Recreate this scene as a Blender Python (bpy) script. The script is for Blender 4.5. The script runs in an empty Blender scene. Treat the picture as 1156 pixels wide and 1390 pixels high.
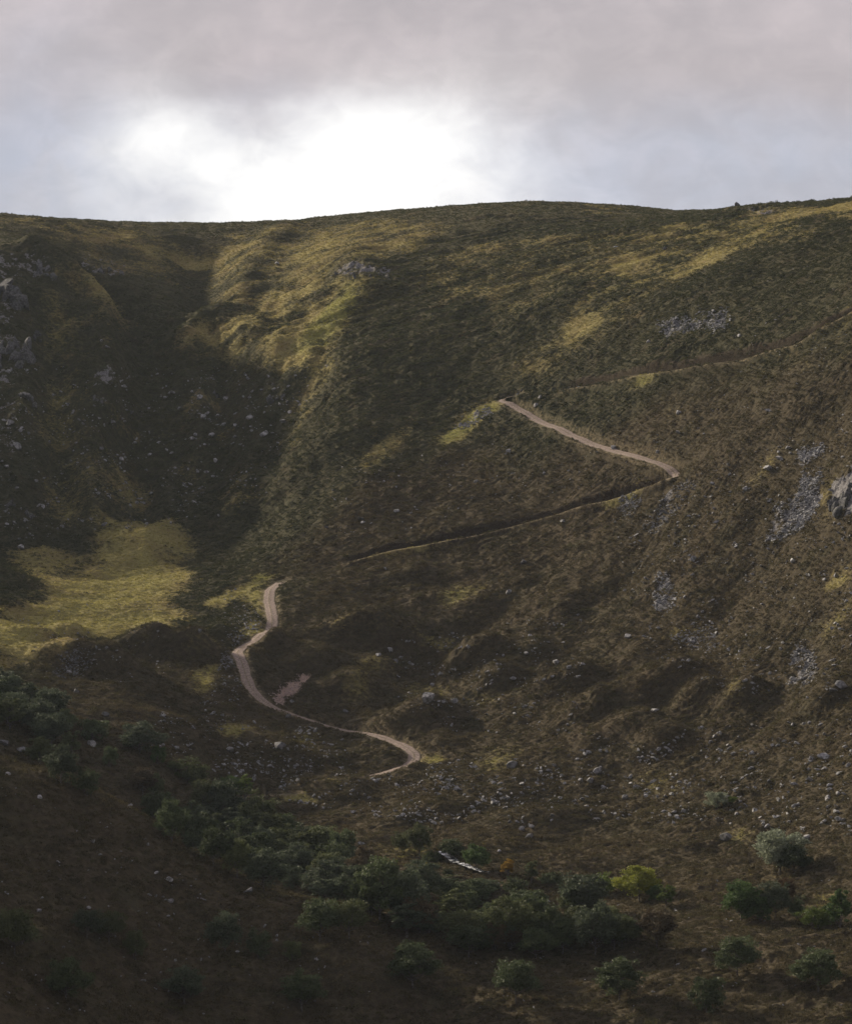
import bpy, bmesh, math, random, time
import numpy as np
from mathutils import Vector
T0 = time.time()
random.seed(7); RNG = np.random.default_rng(11)
C = bpy.context.scene.collection
SC = bpy.context.scene
F = 4600.0; CX, CY, HZ = 578.0, 695.0, 800.0
PH = math.atan((HZ - CY) / F)

def lap(s): print('%-22s %.1fs' % (s, time.time() - T0))

# ------------------------------------------------------------------ camera
cd = bpy.data.cameras.new('camera'); cam = bpy.data.objects.new('camera', cd); C.objects.link(cam)
cd.sensor_fit = 'HORIZONTAL'; cd.sensor_width = 36; cd.lens = 36 * F / 1156
cd.clip_start = 1; cd.clip_end = 20000
cam.rotation_euler = (math.pi / 2 + PH, 0, 0)
SC.camera = cam

# ------------------------------------------------------------------ noise
def _h(ix, iy, seed):
    h = (ix.astype(np.int64) * 374761393 + iy.astype(np.int64) * 668265263 + seed * 974634777) & 0xffffffff
    h = ((h ^ (h >> 13)) * 1274126177) & 0xffffffff
    return (h ^ (h >> 16)) & 0xffffffff
_ANG = np.linspace(0, 2 * np.pi, 257)[:256]; _GX = np.cos(_ANG).astype(np.float32); _GY = np.sin(_ANG).astype(np.float32)
def pn(x, y, seed=0):
    x = np.asarray(x, float); y = np.asarray(y, float)
    ix = np.floor(x); iy = np.floor(y); fx = (x - ix).astype(np.float32); fy = (y - iy).astype(np.float32)
    u = fx * fx * fx * (fx * (fx * 6 - 15) + 10); v = fy * fy * fy * (fy * (fy * 6 - 15) + 10)
    def g(dx, dy):
        k = (_h(ix + dx, iy + dy, seed) & 255).astype(np.int32)
        return _GX[k] * (fx - dx) + _GY[k] * (fy - dy)
    a = g(0, 0); b = g(1, 0); c = g(0, 1); d = g(1, 1)
    return (a + (b - a) * u) * (1 - v) + (c + (d - c) * u) * v
def fbm(x, y, seed=0, o=4):
    s = 0; a = 1.0; f = 1.0
    for i in range(o):
        s = s + a * pn(x * f, y * f, seed + i * 17); a *= .5; f *= 2.03
    return s
def sst(x, a, b):
    t = np.clip((x - a) / (b - a), 0, 1); return t * t * (3 - 2 * t)

# ------------------------------------------------------------------ large shape of the land (control points -> thin plate spline)
def wp(px, py, Y):
    u = (px - CX) / F; v = (CY - py) / F
    dy = math.cos(PH) - v * math.sin(PH); dz = math.sin(PH) + v * math.cos(PH)
    return (u / dy * Y, Y, dz / dy * Y)
def projpx(x, y, z):
    f = y * math.cos(PH) + z * math.sin(PH); w = -y * math.sin(PH) + z * math.cos(PH)
    return CX + F * x / f, CY - F * w / f
COLS = {
 -220: [(840, 800), (790, 870), (720, 960), (620, 1060), (530, 1150), (450, 1240)],  # unseen slope left of the frame, lowered so sun reaches the green hollow
 -90: [(965, 805), (890, 855), (810, 930), (740, 1010), (670, 1055), (540, 1110), (430, 1165), (360, 1210), (335, 1270)],
 0: [(985, 800), (950, 835), (860, 905), (800, 965), (750, 1025), (700, 1057), (550, 1112), (400, 1165), (340, 1195), (292, 1270)],
 150: [(1010, 820), (960, 850), (900, 905), (850, 945), (800, 990), (752, 1030), (640, 1088), (540, 1128), (440, 1172), (350, 1235), (301, 1320)],
 330: [(1165, 775), (1080, 830), (990, 865), (900, 905), (850, 940), (790, 985), (740, 1032), (640, 1090), (540, 1130), (440, 1180), (350, 1252), (303, 1330)],
 450: [(1225, 735), (1150, 785), (1060, 840), (980, 880), (900, 915), (790, 970), (700, 1015), (600, 1058), (500, 1108), (400, 1168), (340, 1220), (296, 1300)],
 600: [(1250, 690), (1180, 745), (1100, 800), (1030, 850), (950, 890), (850, 935), (740, 985), (640, 1030), (540, 1075), (400, 1145), (330, 1200), (282, 1280)],
 780: [(1320, 620), (1250, 690), (1180, 745), (1100, 795), (1000, 845), (900, 890), (780, 940), (640, 995), (540, 1035), (400, 1105), (330, 1160), (277, 1260)],
 930: [(1320, 612), (1250, 680), (1180, 732), (1100, 780), (1000, 825), (900, 868), (780, 910), (640, 955), (520, 1000), (400, 1065), (330, 1125), (288, 1230)],
 1100: [(1320, 605), (1250, 665), (1180, 712), (1100, 752), (1000, 792), (900, 828), (780, 865), (640, 908), (500, 950), (400, 1000), (330, 1070), (277, 1180)],
 1250: [(1320, 590), (1200, 670), (1050, 735), (900, 785), (700, 840), (500, 895), (380, 950), (262, 1100)],
 1450: [(1250, 600), (1050, 680), (800, 740), (500, 810), (300, 900), (220, 1050)],
}
P = [wp(px, py, Y) for px, l in COLS.items() for py, Y in l]
# near spur on the left (front, crest, hollow behind it)
for px, py, Y in [(0, 1033, 660), (70, 1054, 658), (135, 1084, 655), (202, 1125, 652), (270, 1172, 650), (337, 1205, 648), (440, 1229, 645), (550, 1262, 640),
                  (0, 1150, 625), (0, 1270, 590), (0, 1400, 560), (135, 1200, 625), (135, 1390, 575), (270, 1270, 625), (270, 1400, 590), (440, 1300, 615), (440, 1400, 596),
                  (600, 1320, 622), (600, 1400, 600), (760, 1400, 590), (930, 1400, 580), (1100, 1400, 572), (-120, 1300, 560), (-120, 1000, 655)]:
    P.append(wp(px, py, Y))
for px, py, Y in [(0, 1085, 730), (70, 1105, 730), (135, 1150, 728), (202, 1200, 722), (270, 1250, 710), (337, 1270, 705), (440, 1262, 692)]:
    P.append(wp(px, py, Y))
P += [(-170, 560, -5), (-170, 660, 5), (-200, 720, 8), (-260, 600, 68), (-260, 700, 68), (-330, 500, 70), (-420, 650, 110), (-420, 850, 130), (-330, 850, 105), (-235, 870, 60), (-420, 1100, 100),  # unseen hills left of the frame, raised to throw shade on the valley foot
      (-260, 1000, 15), (-300, 1150, 45), (-340, 1400, 75), (0, 1450, 118), (-150, 1450, 105), (150, 1450, 120), (300, 1400, 130), (350, 1150, 150), (320, 900, 110), (300, 700, 60), (300, 500, 0),
      (0, 0, -1.8), (0, 60, -15), (0, 150, -45), (0, 300, -78), (0, 450, -86), (-150, 0, 5), (150, 0, -5), (-200, 300, -40), (200, 300, -60), (-300, 100, 20), (300, 100, 0),
      (0, 1800, 90), (400, 1800, 110), (-400, 1800, 100), (0, 2300, 60), (-500, 2300, 60), (500, 2300, 60), (500, 600, 100), (520, 1200, 180), (-520, 300, 60), (520, 200, 20)]
P = np.array(P)
def phi(r2): return np.where(r2 > 0, r2 * np.log(np.maximum(r2, 1e-9)) * .5, 0)
S = 100.0
pts = P[:, :2] / S; n = len(pts)
K = phi(((pts[:, None] - pts[None]) ** 2).sum(-1)) + np.eye(n) * 0.004
Q = np.c_[np.ones(n), pts]
A = np.block([[K, Q], [Q.T, np.zeros((3, 3))]])
W = np.linalg.solve(A, np.r_[P[:, 2], 0, 0, 0])
GX0, GY0, GS = -560.0, -60.0, 2.0
NX, NY = 561, 1231
gx = GX0 + GS * np.arange(NX); gy = GY0 + GS * np.arange(NY)
XX, YY = np.meshgrid(gx, gy)
H = np.empty_like(XX)
for j in range(0, NY, 50):
    X = XX[j:j + 50] / S; Y = YY[j:j + 50] / S
    r2 = (X[..., None] - pts[:, 0]) ** 2 + (Y[..., None] - pts[:, 1]) ** 2
    H[j:j + 50] = phi(r2) @ W[:n] + W[n] + W[n + 1] * X + W[n + 2] * Y
lap('tps')

def samp(G, x, y, x0=GX0, y0=GY0, s=GS, cubic=True):
    fx = np.clip((np.asarray(x) - x0) / s, 1, G.shape[1] - 3.001); fy = np.clip((np.asarray(y) - y0) / s, 1, G.shape[0] - 3.001)
    ix = fx.astype(int); iy = fy.astype(int); tx = fx - ix; ty = fy - iy
    if not cubic:
        return (G[iy, ix] * (1 - tx) + G[iy, ix + 1] * tx) * (1 - ty) + (G[iy + 1, ix] * (1 - tx) + G[iy + 1, ix + 1] * tx) * ty
    def w(t):
        return [-.5 * t + t * t - .5 * t ** 3, 1 - 2.5 * t * t + 1.5 * t ** 3, .5 * t + 2 * t * t - 1.5 * t ** 3, -.5 * t * t + .5 * t ** 3]
    wx = w(tx); wy = w(ty); r = 0
    for b in range(4):
        row = 0
        for a in range(4): row = row + wx[a] * G[iy + b - 1, ix + a - 1]
        r = r + wy[b] * row
    return r

def cast(px, py, G=None, ymin=420, ymax=1700):
    """where the line of sight through a point of the photograph meets the land"""
    G = H if G is None else G
    u = (px - CX) / F; v = (CY - py) / F
    dy = math.cos(PH) - v * math.sin(PH); dz = math.sin(PH) + v * math.cos(PH)
    Y = np.arange(ymin, ymax, 1.0)
    z = samp(G, u / dy * Y, Y, cubic=False); d = z - dz / dy * Y
    k = np.where(d > 0)[0]
    if len(k) == 0: return None
    k = k[0]
    if k == 0: y = Y[0]
    else: y = Y[k - 1] + d[k - 1] / (d[k - 1] - d[k])
    return (u / dy * y, y, dz / dy * y)
H0 = H.copy()

# ------------------------------------------------------------------ ribs, gullies, knolls
SPUR = [wp(a, b_, c_)[:2] for a, b_, c_ in [(-60, 1020, 662), (0, 1033, 660), (70, 1054, 658), (135, 1084, 655), (202, 1125, 652), (270, 1172, 650), (337, 1205, 648), (440, 1229, 645), (550, 1262, 640)]]
def segdist(X, Y, pl):
    best = np.full(X.shape, 1e9); tt = np.zeros(X.shape); sd = np.zeros(X.shape)
    L = 0
    for (ax, ay), (bx, by) in zip(pl[:-1], pl[1:]):
        ex, ey = bx - ax, by - ay; l2 = ex * ex + ey * ey + 1e-9; l = math.sqrt(l2)
        t = np.clip(((X - ax) * ex + (Y - ay) * ey) / l2, 0, 1)
        dx = X - ax - t * ex; dy = Y - ay - t * ey; d = np.sqrt(dx * dx + dy * dy)
        m = d < best
        best = np.where(m, d, best); tt = np.where(m, L + t * l, tt); sd = np.where(m, np.sign(dx * ey - dy * ex), sd)
        L += l
    return best, tt, sd, L
def bump_line(pp, amp, wid):
    pl = [cast(a, b, H0)[:2] for a, b in pp]
    d, t, s, L = segdist(XX, YY, pl)
    H[:] += amp * np.exp(-(d / wid) ** 2)
def knoll(px, py, amp, rx, ry, ang=0):
    c = cast(px, py, H0)
    if c is None: return
    dx = XX - c[0]; dy = YY - c[1]; ca, sa = math.cos(ang), math.sin(ang)
    a = dx / (rx * np.where(dx < 0, 1.15, .6)); b = dy / (ry * np.where(dy < 0, .62, 1.2))
    H[:] += amp * (1.35 if amp > 2.6 else 1.0) * np.exp(-(a * a + b * b) ** 1.25)
d_, t_, s_, L_ = segdist(XX, YY, SPUR); H -= 4.5 * np.exp(-((d_ - 22) / 11) ** 2) * (YY > 655) * sst(YY, 655, 672)
for a in [
    ([(45, 338), (80, 362), (125, 388), (152, 420), (158, 480), (150, 560)], 7, 7), ([(385, 312), (350, 350), (322, 395), (308, 420)], 4, 9),
    ([(250, 470), (285, 440), (330, 455), (375, 490)], 5, 9), ([(470, 350), (500, 395), (440, 450), (400, 520)], 3, 9),
    ([(105, 350), (165, 410), (182, 480), (190, 600), (197, 700)], -7, 7), ([(262, 345), (278, 385), (282, 415)], -5, 10),
    ([(60, 430), (75, 540), (85, 680)], -4, 6), ([(110, 500), (118, 600), (125, 700)], 3, 5), ([(230, 480), (240, 590), (250, 690)], -3.5, 6),
    ([(300, 510), (310, 600), (300, 690)], -3, 6), ([(270, 500), (275, 620)], 2.5, 5), ([(20, 420), (30, 600), (20, 720)], 4, 8),
    ([(360, 500), (345, 600), (310, 700)], 3, 9), ([(420, 520), (380, 620), (330, 730)], -2, 9),
    ([(1156, 452), (1060, 482), (1000, 498)], -2.2, 6), ([(1150, 520), (1050, 600), (960, 690), (850, 790)], -2, 8),
    ([(1150, 620), (1060, 730), (960, 860)], -2.0, 9), ([(900, 690), (840, 800), (760, 900)], -2, 9), ([(1100, 560), (1000, 640), (930, 720), (860, 800)], 1.5, 8),
    ([(720, 770), (640, 850), (560, 890)], -2.5, 9), ([(560, 880), (620, 960), (640, 1030)], -1.8, 9), ([(1156, 760), (1090, 870), (1060, 960)], -2, 8),
    ([(80, 1110), (150, 1160), (230, 1235), (330, 1290), (430, 1320)], -2.2, 7), ([(-40, 1060), (60, 1120), (140, 1180), (230, 1260), (330, 1320)], 1.4, 7),
    ([(560, 1135), (600, 1165), (640, 1190), (620, 1240)], -2.5, 7),
    ]: bump_line(*a)
for a in [
    (140, 915, 6.0, 15, 10), (60, 880, 3.0, 8, 8), (95, 868, 3.0, 7, 8), (205, 888, 5.0, 9, 8), (262, 892, 5.4, 10, 8), (300, 870, 3, 6, 7), (330, 905, 2, 7, 8),
    (512, 866, 5.2, 13, 8), (520, 900, 2.6, 7, 6), (480, 935, 3.2, 8, 7), (432, 905, 2.8, 7, 8), (372, 880, 3.0, 7, 6), (350, 895, 2, 4, 5), (655, 892, 4.6, 11, 8), (575, 985, 3.6, 10, 9),
    (600, 970, 2.6, 9, 8), (720, 880, 2.5, 8, 9), (675, 930, 3.0, 8, 8), (780, 925, 3, 9, 9), (800, 985, 3, 9, 9), (905, 945, 6.4, 15, 11), (955, 955, 4.0, 7, 8), (1012, 950, 3.2, 6, 6), (860, 1000, 3.4, 10, 9), (905, 1010, 3, 8, 8), (1120, 950, 3, 8, 9), (1050, 1010, 2.5, 9, 8),
    (560, 780, 2, 9, 8), (700, 800, 2.6, 9, 8), (760, 830, 2.4, 8, 8), (650, 830, 2.6, 8, 8), (590, 1100, 2, 12, 8), (470, 1080, 1.8, 10, 8), (760, 1110, 2, 12, 9), (930, 1160, 2, 12, 8), (380, 1030, 1.6, 8, 7), (250, 1010, 2, 10, 8), (430, 1040, 2, 9, 7),
    (200, 742, 2.4, 14, 22), (230, 1190, 1.5, 12, 9), (100, 1300, 1.5, 14, 9), (500, 1330, 2, 16, 9), (850, 1290, 2, 18, 9), (1080, 1300, 2, 14, 8), (710, 780, 1.5, 8, 7), (1010, 700, 2, 8, 8), (980, 620, 2, 8, 8), (1090, 560, 2, 8, 7)]:
    knoll(*a)
crest = 1 - .75 * sst(YY, 1090, 1200)
low = (1 - sst(YY, 930, 1040)) * sst(YY, 690, 760)
H += crest * (3.2 * fbm(XX / 55, YY / 55, 3, 3) + (.85 + .3 * low) * fbm(XX / 17, YY / 15, 8, 2))
right = sst(XX / np.maximum(YY, 100) * F, -60, 160) * crest
a0 = cast(1100, 500, H0); a1 = cast(820, 720, H0)
dv = np.array([a1[0] - a0[0], a1[1] - a0[1]]); dv /= np.linalg.norm(dv)
al = XX * dv[0] + YY * dv[1]; ac = -XX * dv[1] + YY * dv[0]
H += right * .75 * fbm(ac / 12, al / 70, 21, 2)
left = (1 - sst(XX / np.maximum(YY, 100) * F, -230, -60)) * sst(YY, 1000, 1060) * (1 - sst(YY, 1160, 1230))
rb = pn(XX / 13, YY / 80, 31)
H += left * (4.5 * (.35 - np.abs(rb)) + 2.2 * fbm(XX / 9, YY / 16, 41, 2))
H -= .9 * sst(YY, 1080, 1140) * np.abs(pn(XX / 25 + .4 * pn(XX / 30, YY / 30, 5), YY / 6, 77)) * 3 * (1 - .6 * sst(YY, 1200, 1260))
# skyline, its unseen left part dropped to let the sun in
SKY = [(-400, 440), (-220, 425), (-100, 345), (-45, 302), (0, 292), (60, 297), (130, 301), (200, 304), (300, 304), (360, 302), (400, 301), (430, 297), (500, 290), (560, 286), (620, 281), (680, 277), (720, 275), (780, 277), (850, 281),
       (900, 286), (925, 288), (960, 287), (990, 285), (1010, 281), (1060, 279), (1100, 276), (1156, 272), (1300, 262), (1500, 235)]
spx = np.arange(-300, 1460, 20.0)
for it in range(4):
    corr = []
    for p in spx:
        u = (p - CX) / F; Y = np.arange(1000, 1600, 2.0)
        z = samp(H, u * Y, Y, cubic=False)
        _, qy = projpx(u * Y, Y, z)
        corr.append((qy.min() + 1.5 - np.interp(p, [a for a, b in SKY], [b for a, b in SKY])) / F)
    PXG = CX + F * XX / np.maximum(YY, 50)
    H += np.interp(PXG, spx, corr) * YY * sst(YY, 1090, 1190)
lap('relief')

# ------------------------------------------------------------------ track centre line (one long zigzag)
TRK_PX = [(1230, 385), (1156, 427), (1110, 455), (1060, 472), (1000, 487), (935, 501), (880, 513), (800, 518), (740, 529), (700, 537), (666, 541), (690, 545), (712, 558), (740, 575), (770, 591), (800, 602), (830, 610),
          (860, 619), (884, 626), (905, 632), (918, 638), (922, 645), (905, 654), (880, 662), (840, 674), (800, 686), (760, 697), (720, 706), (670, 719), (620, 732), (570, 742), (520, 751), (480, 758),
          (430, 774), (400, 783), (378, 788), (366, 799), (362, 812), (367, 828), (374, 843), (366, 857), (346, 870), (328, 879), (317, 886), (323, 894), (333, 906), (334, 924), (341, 940), (360, 956), (386, 969), (425, 979),
          (468, 987), (505, 995), (537, 1006), (558, 1017), (568, 1027), (562, 1037), (540, 1044), (515, 1050), (490, 1057), (450, 1068), (420, 1077), (385, 1079), (345, 1077), (320, 1082), (290, 1090)]
def catmull(p, step):
    p = [np.array(q, float) for q in p]; p = [2 * p[0] - p[1]] + p + [2 * p[-1] - p[-2]]; out = []
    for i in range(1, len(p) - 2):
        nseg = max(2, int(np.linalg.norm(p[i + 1] - p[i]) / step))
        for k in range(nseg):
            t = k / nseg
            out.append(.5 * (2 * p[i] + (p[i + 1] - p[i - 1]) * t + (2 * p[i - 1] - 5 * p[i] + 4 * p[i + 1] - p[i + 2]) * t * t + (3 * p[i] - p[i - 1] - 3 * p[i + 1] + p[i + 2]) * t ** 3))
    out.append(p[-2]); return np.array(out)
tw = []
for a, b in TRK_PX:
    c = cast(a, b)
    tw.append(c[:2])
tw = np.array(tw)
# gentle smoothing of the plan keeps the bends but removes casting jitter
for _ in range(2):
    tw[1:-1] = .18 * tw[:-2] + .64 * tw[1:-1] + .18 * tw[2:]
tline = catmull(tw, 1.0)
tz = samp(H, tline[:, 0], tline[:, 1])
k = 9; ker = np.ones(k) / k
tzs = np.convolve(np.pad(tz, k // 2, mode='edge'), ker, 'valid')
tpx, tpy = projpx(tline[:, 0], tline[:, 1], tzs)
# outward tilt of the bench: flat on the two grassed traverses, following the slope on the bare gravel parts
tilt = np.full(len(tline), .0)
idx = np.arange(len(tline))
tiltv = np.where(tpy < 700, .22, .4)
tiltv[(tpx > 392) & (tpx < 515) & (tpy > 965) & (tpy < 1000)] = .05
tiltv[(tpx < 545) & (tpy > 1036)] = .06
tiltv[(tpx > 879) & (tpx < 902) & (tpy < 640)] = .03
vis = ((tpx > 897) & (tpx < 940) & (tpy > 600) & (tpy < 651)) | ((tpy > 538) & (tpy < 632) & (tpx > 650)) | ((tpy > 786) & (tpx < 600))
tilt[vis] = 1.0
tiltv = np.convolve(np.pad(tiltv, 7, mode='edge'), np.ones(15) / 15, 'valid')
tilt = np.convolve(np.pad(tilt, 7, mode='edge'), np.ones(15) / 15, 'valid')
gradx = (samp(H, tline[:, 0] + 4, tline[:, 1]) - samp(H, tline[:, 0] - 4, tline[:, 1])) / 8
grady = (samp(H, tline[:, 0], tline[:, 1] + 4) - samp(H, tline[:, 0], tline[:, 1] - 4)) / 8
tang = np.gradient(tline, axis=0); tang /= np.linalg.norm(tang, axis=1)[:, None]
nrm = np.c_[-tang[:, 1], tang[:, 0]]
cross = gradx * nrm[:, 0] + grady * nrm[:, 1]          # natural cross slope
tiltk = cross * (tiltv * tilt)
HW = 1.65
cs = np.ones(len(tline)); cs[(tpy < 538) & (tpx < 772)] = 0; cs[(tpx > 378) & (tpx < 475) & (tpy > 745) & (tpy < 790)] = 0
up = (tpy < 530) & (tpx >= 772); cs[up] = np.clip(.75 + .9 * pn(np.arange(len(tline)) / 22, np.zeros(len(tline)), 33), .25, 1)[up]
cs[(tpy > 1046) & (tpx > 395) & (tpx < 508)] = 0
cs = np.convolve(np.pad(cs, 6, mode='edge'), np.ones(13) / 13, 'valid')
dzs = np.gradient(tzs) / np.maximum(np.linalg.norm(np.gradient(tline, axis=0), axis=1), .1)
tmask = np.zeros(H.shape, bool)
for (x, y) in tline[::3]:
    i = int((x - GX0) / GS); j = int((y - GY0) / GS); tmask[j - 5:j + 7, i - 5:i + 7] = True
lap('track')

# ------------------------------------------------------------------ ground cover map (1 m cells)
MX0, MY0, MS = -230.0, 520.0, 1.0
MW, MH = 461, 1000
mx = MX0 + np.arange(MW) * MS; my = MY0 + np.arange(MH) * MS
MXX, MYY = np.meshgrid(mx, my)
def poly_mask(pp, soft):
    w = []
    for a, b in pp:
        c = cast(a, b)
        if c is None: c = cast(a, b + 12) or cast(a, b + 30)
        w.append(c[:2])
    w = np.array(w)
    x0, y0 = w.min(0) - soft * 3; x1, y1 = w.max(0) + soft * 3
    i0, i1 = max(0, int((x0 - MX0) / MS)), min(MW, int((x1 - MX0) / MS) + 2); j0, j1 = max(0, int((y0 - MY0) / MS)), min(MH, int((y1 - MY0) / MS) + 2)
    X = MXX[j0:j1, i0:i1]; Y = MYY[j0:j1, i0:i1]
    ins = np.zeros(X.shape, bool); d = np.full(X.shape, 1e9)
    for (ax, ay), (bx, by) in zip(w, np.roll(w, -1, 0)):
        c = ((ay > Y) != (by > Y)) & (X < (bx - ax) * (Y - ay) / (by - ay + 1e-12) + ax); ins ^= c
        ex, ey = bx - ax, by - ay; t = np.clip(((X - ax) * ex + (Y - ay) * ey) / (ex * ex + ey * ey + 1e-9), 0, 1)
        d = np.minimum(d, np.hypot(X - ax - t * ex, Y - ay - t * ey))
    sd = np.where(ins, d, -d)
    full = np.zeros((MH, MW)); full[j0:j1, i0:i1] = sst(sd + 1.4 * soft * fbm(X / (4 * soft), Y / (4 * soft), 55, 3), -soft, soft)
    return full
GR = np.zeros((MH, MW)); GN = np.zeros((MH, MW)); BR = np.zeros((MH, MW)); RK = np.zeros((MH, MW)); DT = np.zeros((MH, MW))
def add(M, pp, v, soft): np.maximum(M, v * poly_mask(pp, soft), out=M)
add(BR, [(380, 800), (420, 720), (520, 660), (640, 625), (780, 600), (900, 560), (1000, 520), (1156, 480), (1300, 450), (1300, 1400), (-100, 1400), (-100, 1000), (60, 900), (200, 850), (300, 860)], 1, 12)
GRASS = [  # polygon, yellow amount, green amount, softness
 ([(-30, 870), (20, 835), (60, 810), (100, 790), (135, 760), (150, 735), (185, 714), (225, 712), (250, 745), (262, 765), (235, 790), (222, 830), (195, 858), (150, 865), (100, 862), (60, 880), (0, 890)], 1.3, .45, 9),
 ([(-20, 900), (40, 870), (70, 885), (40, 900), (-20, 930)], .8, .2, 2.5), ([(10, 750), (60, 738), (110, 752), (90, 778), (30, 782)], .6, .3, 3), ([(75, 860), (100, 855), (90, 900), (70, 880)], .8, .1, 2),
 ([(180, 340), (300, 320), (420, 305), (560, 298), (640, 310), (560, 340), (520, 380), (470, 440), (440, 510), (380, 500), (300, 490), (240, 470), (330, 420), (270, 370), (200, 380)], .62, .15, 7),
 ([(-40, 300), (200, 312), (260, 340), (190, 380), (110, 360), (30, 320)], .45, .05, 7),
 ([(300, 400), (340, 370), (400, 380), (450, 400), (440, 470), (380, 470), (320, 440)], .75, .1, 5),
 ([(250, 450), (285, 432), (340, 450), (370, 480), (300, 480), (240, 475)], .85, .0, 3),
 ([(50, 340), (90, 358), (140, 380), (165, 425), (150, 445), (120, 405), (80, 372)], .5, .2, 3),
 ([(60, 380), (110, 420), (130, 520), (120, 700), (60, 700), (50, 500)], .42, .3, 5), ([(120, 560), (170, 560), (200, 690), (130, 700)], .42, .2, 5), ([(240, 560), (262, 560), (275, 690), (245, 690)], .35, .2, 4), ([(300, 560), (318, 560), (340, 680), (310, 690)], .35, .2, 4),
 ([(130, 700), (185, 710), (225, 700), (255, 740), (270, 765), (200, 760), (120, 770)], .6, .35, 3),
 ([(470, 385), (505, 395), (470, 440), (430, 480), (405, 480), (430, 430)], .7, .75, 3),
 ([(390, 480), (440, 470), (460, 520), (400, 520)], .5, .3, 4),
 ([(1080, 300), (1110, 312), (1000, 345), (920, 380), (850, 420), (800, 470), (740, 505), (690, 510), (700, 490), (760, 430), (820, 370), (860, 330), (900, 305), (990, 298)], .62, .2, 6),
 ([(640, 330), (860, 310), (820, 370), (740, 430), (640, 420), (560, 400), (560, 350)], .42, .1, 8),
 ([(1010, 286), (1200, 268), (1200, 292), (1100, 294), (1020, 300)], .95, .1, 4),
 ([(1140, 420), (1200, 390), (1200, 440), (1130, 440)], .6, .2, 3), ([(1060, 470), (1156, 445), (1156, 452), (1070, 480)], .5, .1, 2),
 ([(820, 516), (895, 510), (900, 515), (880, 521), (872, 529), (860, 527), (862, 519)], 1, .9, .8),
 ([(790, 682), (870, 660), (880, 668), (858, 680), (820, 690)], 1, .9, 1.0), ([(560, 744), (620, 729), (650, 726), (620, 738), (560, 750)], 1, .5, .9), ([(480, 757), (550, 747), (560, 752), (500, 762)], .8, .3, .9), ([(700, 715), (760, 697), (700, 722)], .5, .3, .9),
 ([(590, 600), (620, 575), (655, 552), (668, 546), (690, 552), (650, 575), (610, 605)], .8, .8, 2), ([(480, 640), (515, 600), (545, 580), (560, 590), (530, 620), (495, 645)], .75, .2, 3), ([(395, 560), (420, 545), (410, 600), (380, 640)], .5, .2, 4), 
 ([(325, 800), (362, 785), (360, 830), (356, 858), (325, 870), (340, 835)], .7, .55, 2), ([(270, 820), (330, 795), (340, 802), (290, 835)], .7, .4, 2), ([(340, 784), (372, 780), (372, 787), (340, 792)], .9, .9, .8),
 ([(262, 905), (300, 900), (285, 940), (270, 950)], .7, .6, 2), ([(240, 880), (320, 868), (310, 885), (260, 895)], .5, .3, 3), ([(295, 985), (345, 985), (335, 1003), (300, 1000)], .65, .5, 2), ([(200, 1015), (250, 1020), (240, 1040), (210, 1035)], .5, .5, 2),
 ([(572, 1024), (600, 1028), (605, 1037), (575, 1041)], .9, .7, 1.2), ([(385, 1074), (435, 1088), (440, 1097), (400, 1090), (370, 1080)], .9, .9, 1.2), ([(430, 1060), (460, 1060), (450, 1068)], .6, .4, 1.5), ([(395, 995), (440, 990), (430, 1010), (395, 1012)], .6, .5, 2),
 ([(430, 850), (500, 838), (565, 845), (560, 855), (500, 846), (440, 862)], .6, .1, 1.6), ([(600, 800), (650, 790), (680, 780), (640, 815), (600, 830)], .4, .6, 3), ([(560, 855), (600, 865), (640, 860), (610, 885), (570, 875)], .45, .5, 3), ([(470, 900), (530, 895), (500, 950), (470, 960)], .4, .3, 3), ([(540, 920), (620, 930), (600, 950), (540, 940)], .4, .5, 3),
 ([(650, 1020), (700, 1015), (720, 1035), (680, 1050), (640, 1045)], .35, .5, 3), ([(640, 945), (680, 940), (660, 965)], .4, .4, 2),
 ([(985, 925), (1000, 935), (1010, 948), (990, 950)], .8, .6, 1.5), ([(1030, 935), (1050, 938), (1040, 950)], .9, .5, 1.2), ([(900, 855), (970, 850), (960, 870), (900, 870)], .6, .2, 2), ([(1125, 780), (1156, 775), (1156, 800), (1130, 800)], .9, .4, 1.5), ([(1125, 685), (1156, 680), (1140, 720), (1110, 720)], .45, .3, 3), ([(1110, 650), (1140, 640), (1120, 700), (1105, 690)], .35, .3, 3),
 ([(1110, 850), (1156, 820), (1150, 845), (1120, 870)], .5, .5, 2), ([(860, 1050), (920, 1040), (930, 1080), (870, 1085)], .35, .4, 3), ([(985, 1130), (1030, 1135), (1020, 1150), (990, 1145)], .5, .6, 2), ([(1035, 1190), (1060, 1192), (1056, 1200), (1040, 1198)], .8, .9, 1.2), ([(1090, 1225), (1130, 1215), (1140, 1235), (1100, 1240)], .45, .6, 2),
 ([(520, 1150), (560, 1130), (600, 1160), (560, 1185), (520, 1175)], .35, .5, 3), ([(0, 1240), (60, 1230), (60, 1260), (0, 1270)], .25, .35, 3), ([(380, 1210), (430, 1215), (420, 1228), (390, 1225)], .4, .6, 2), ([(20, 1035), (60, 1040), (50, 1055), (20, 1050)], .4, .5, 2), ([(100, 1060), (150, 1085), (130, 1090), (100, 1072)], .3, .4, 2),
 ([(900, 560), (1000, 530), (980, 545), (910, 570)], .3, .2, 3), ([(1020, 640), (1060, 600), (1050, 640), (1020, 660)], .35, .2, 3), ([(960, 520), (1156, 470), (1156, 500), (980, 530)], .22, .1, 3),
]
for pp, a, b, s in GRASS: add(GR, pp, a, s); add(GN, pp, b, s)
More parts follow.
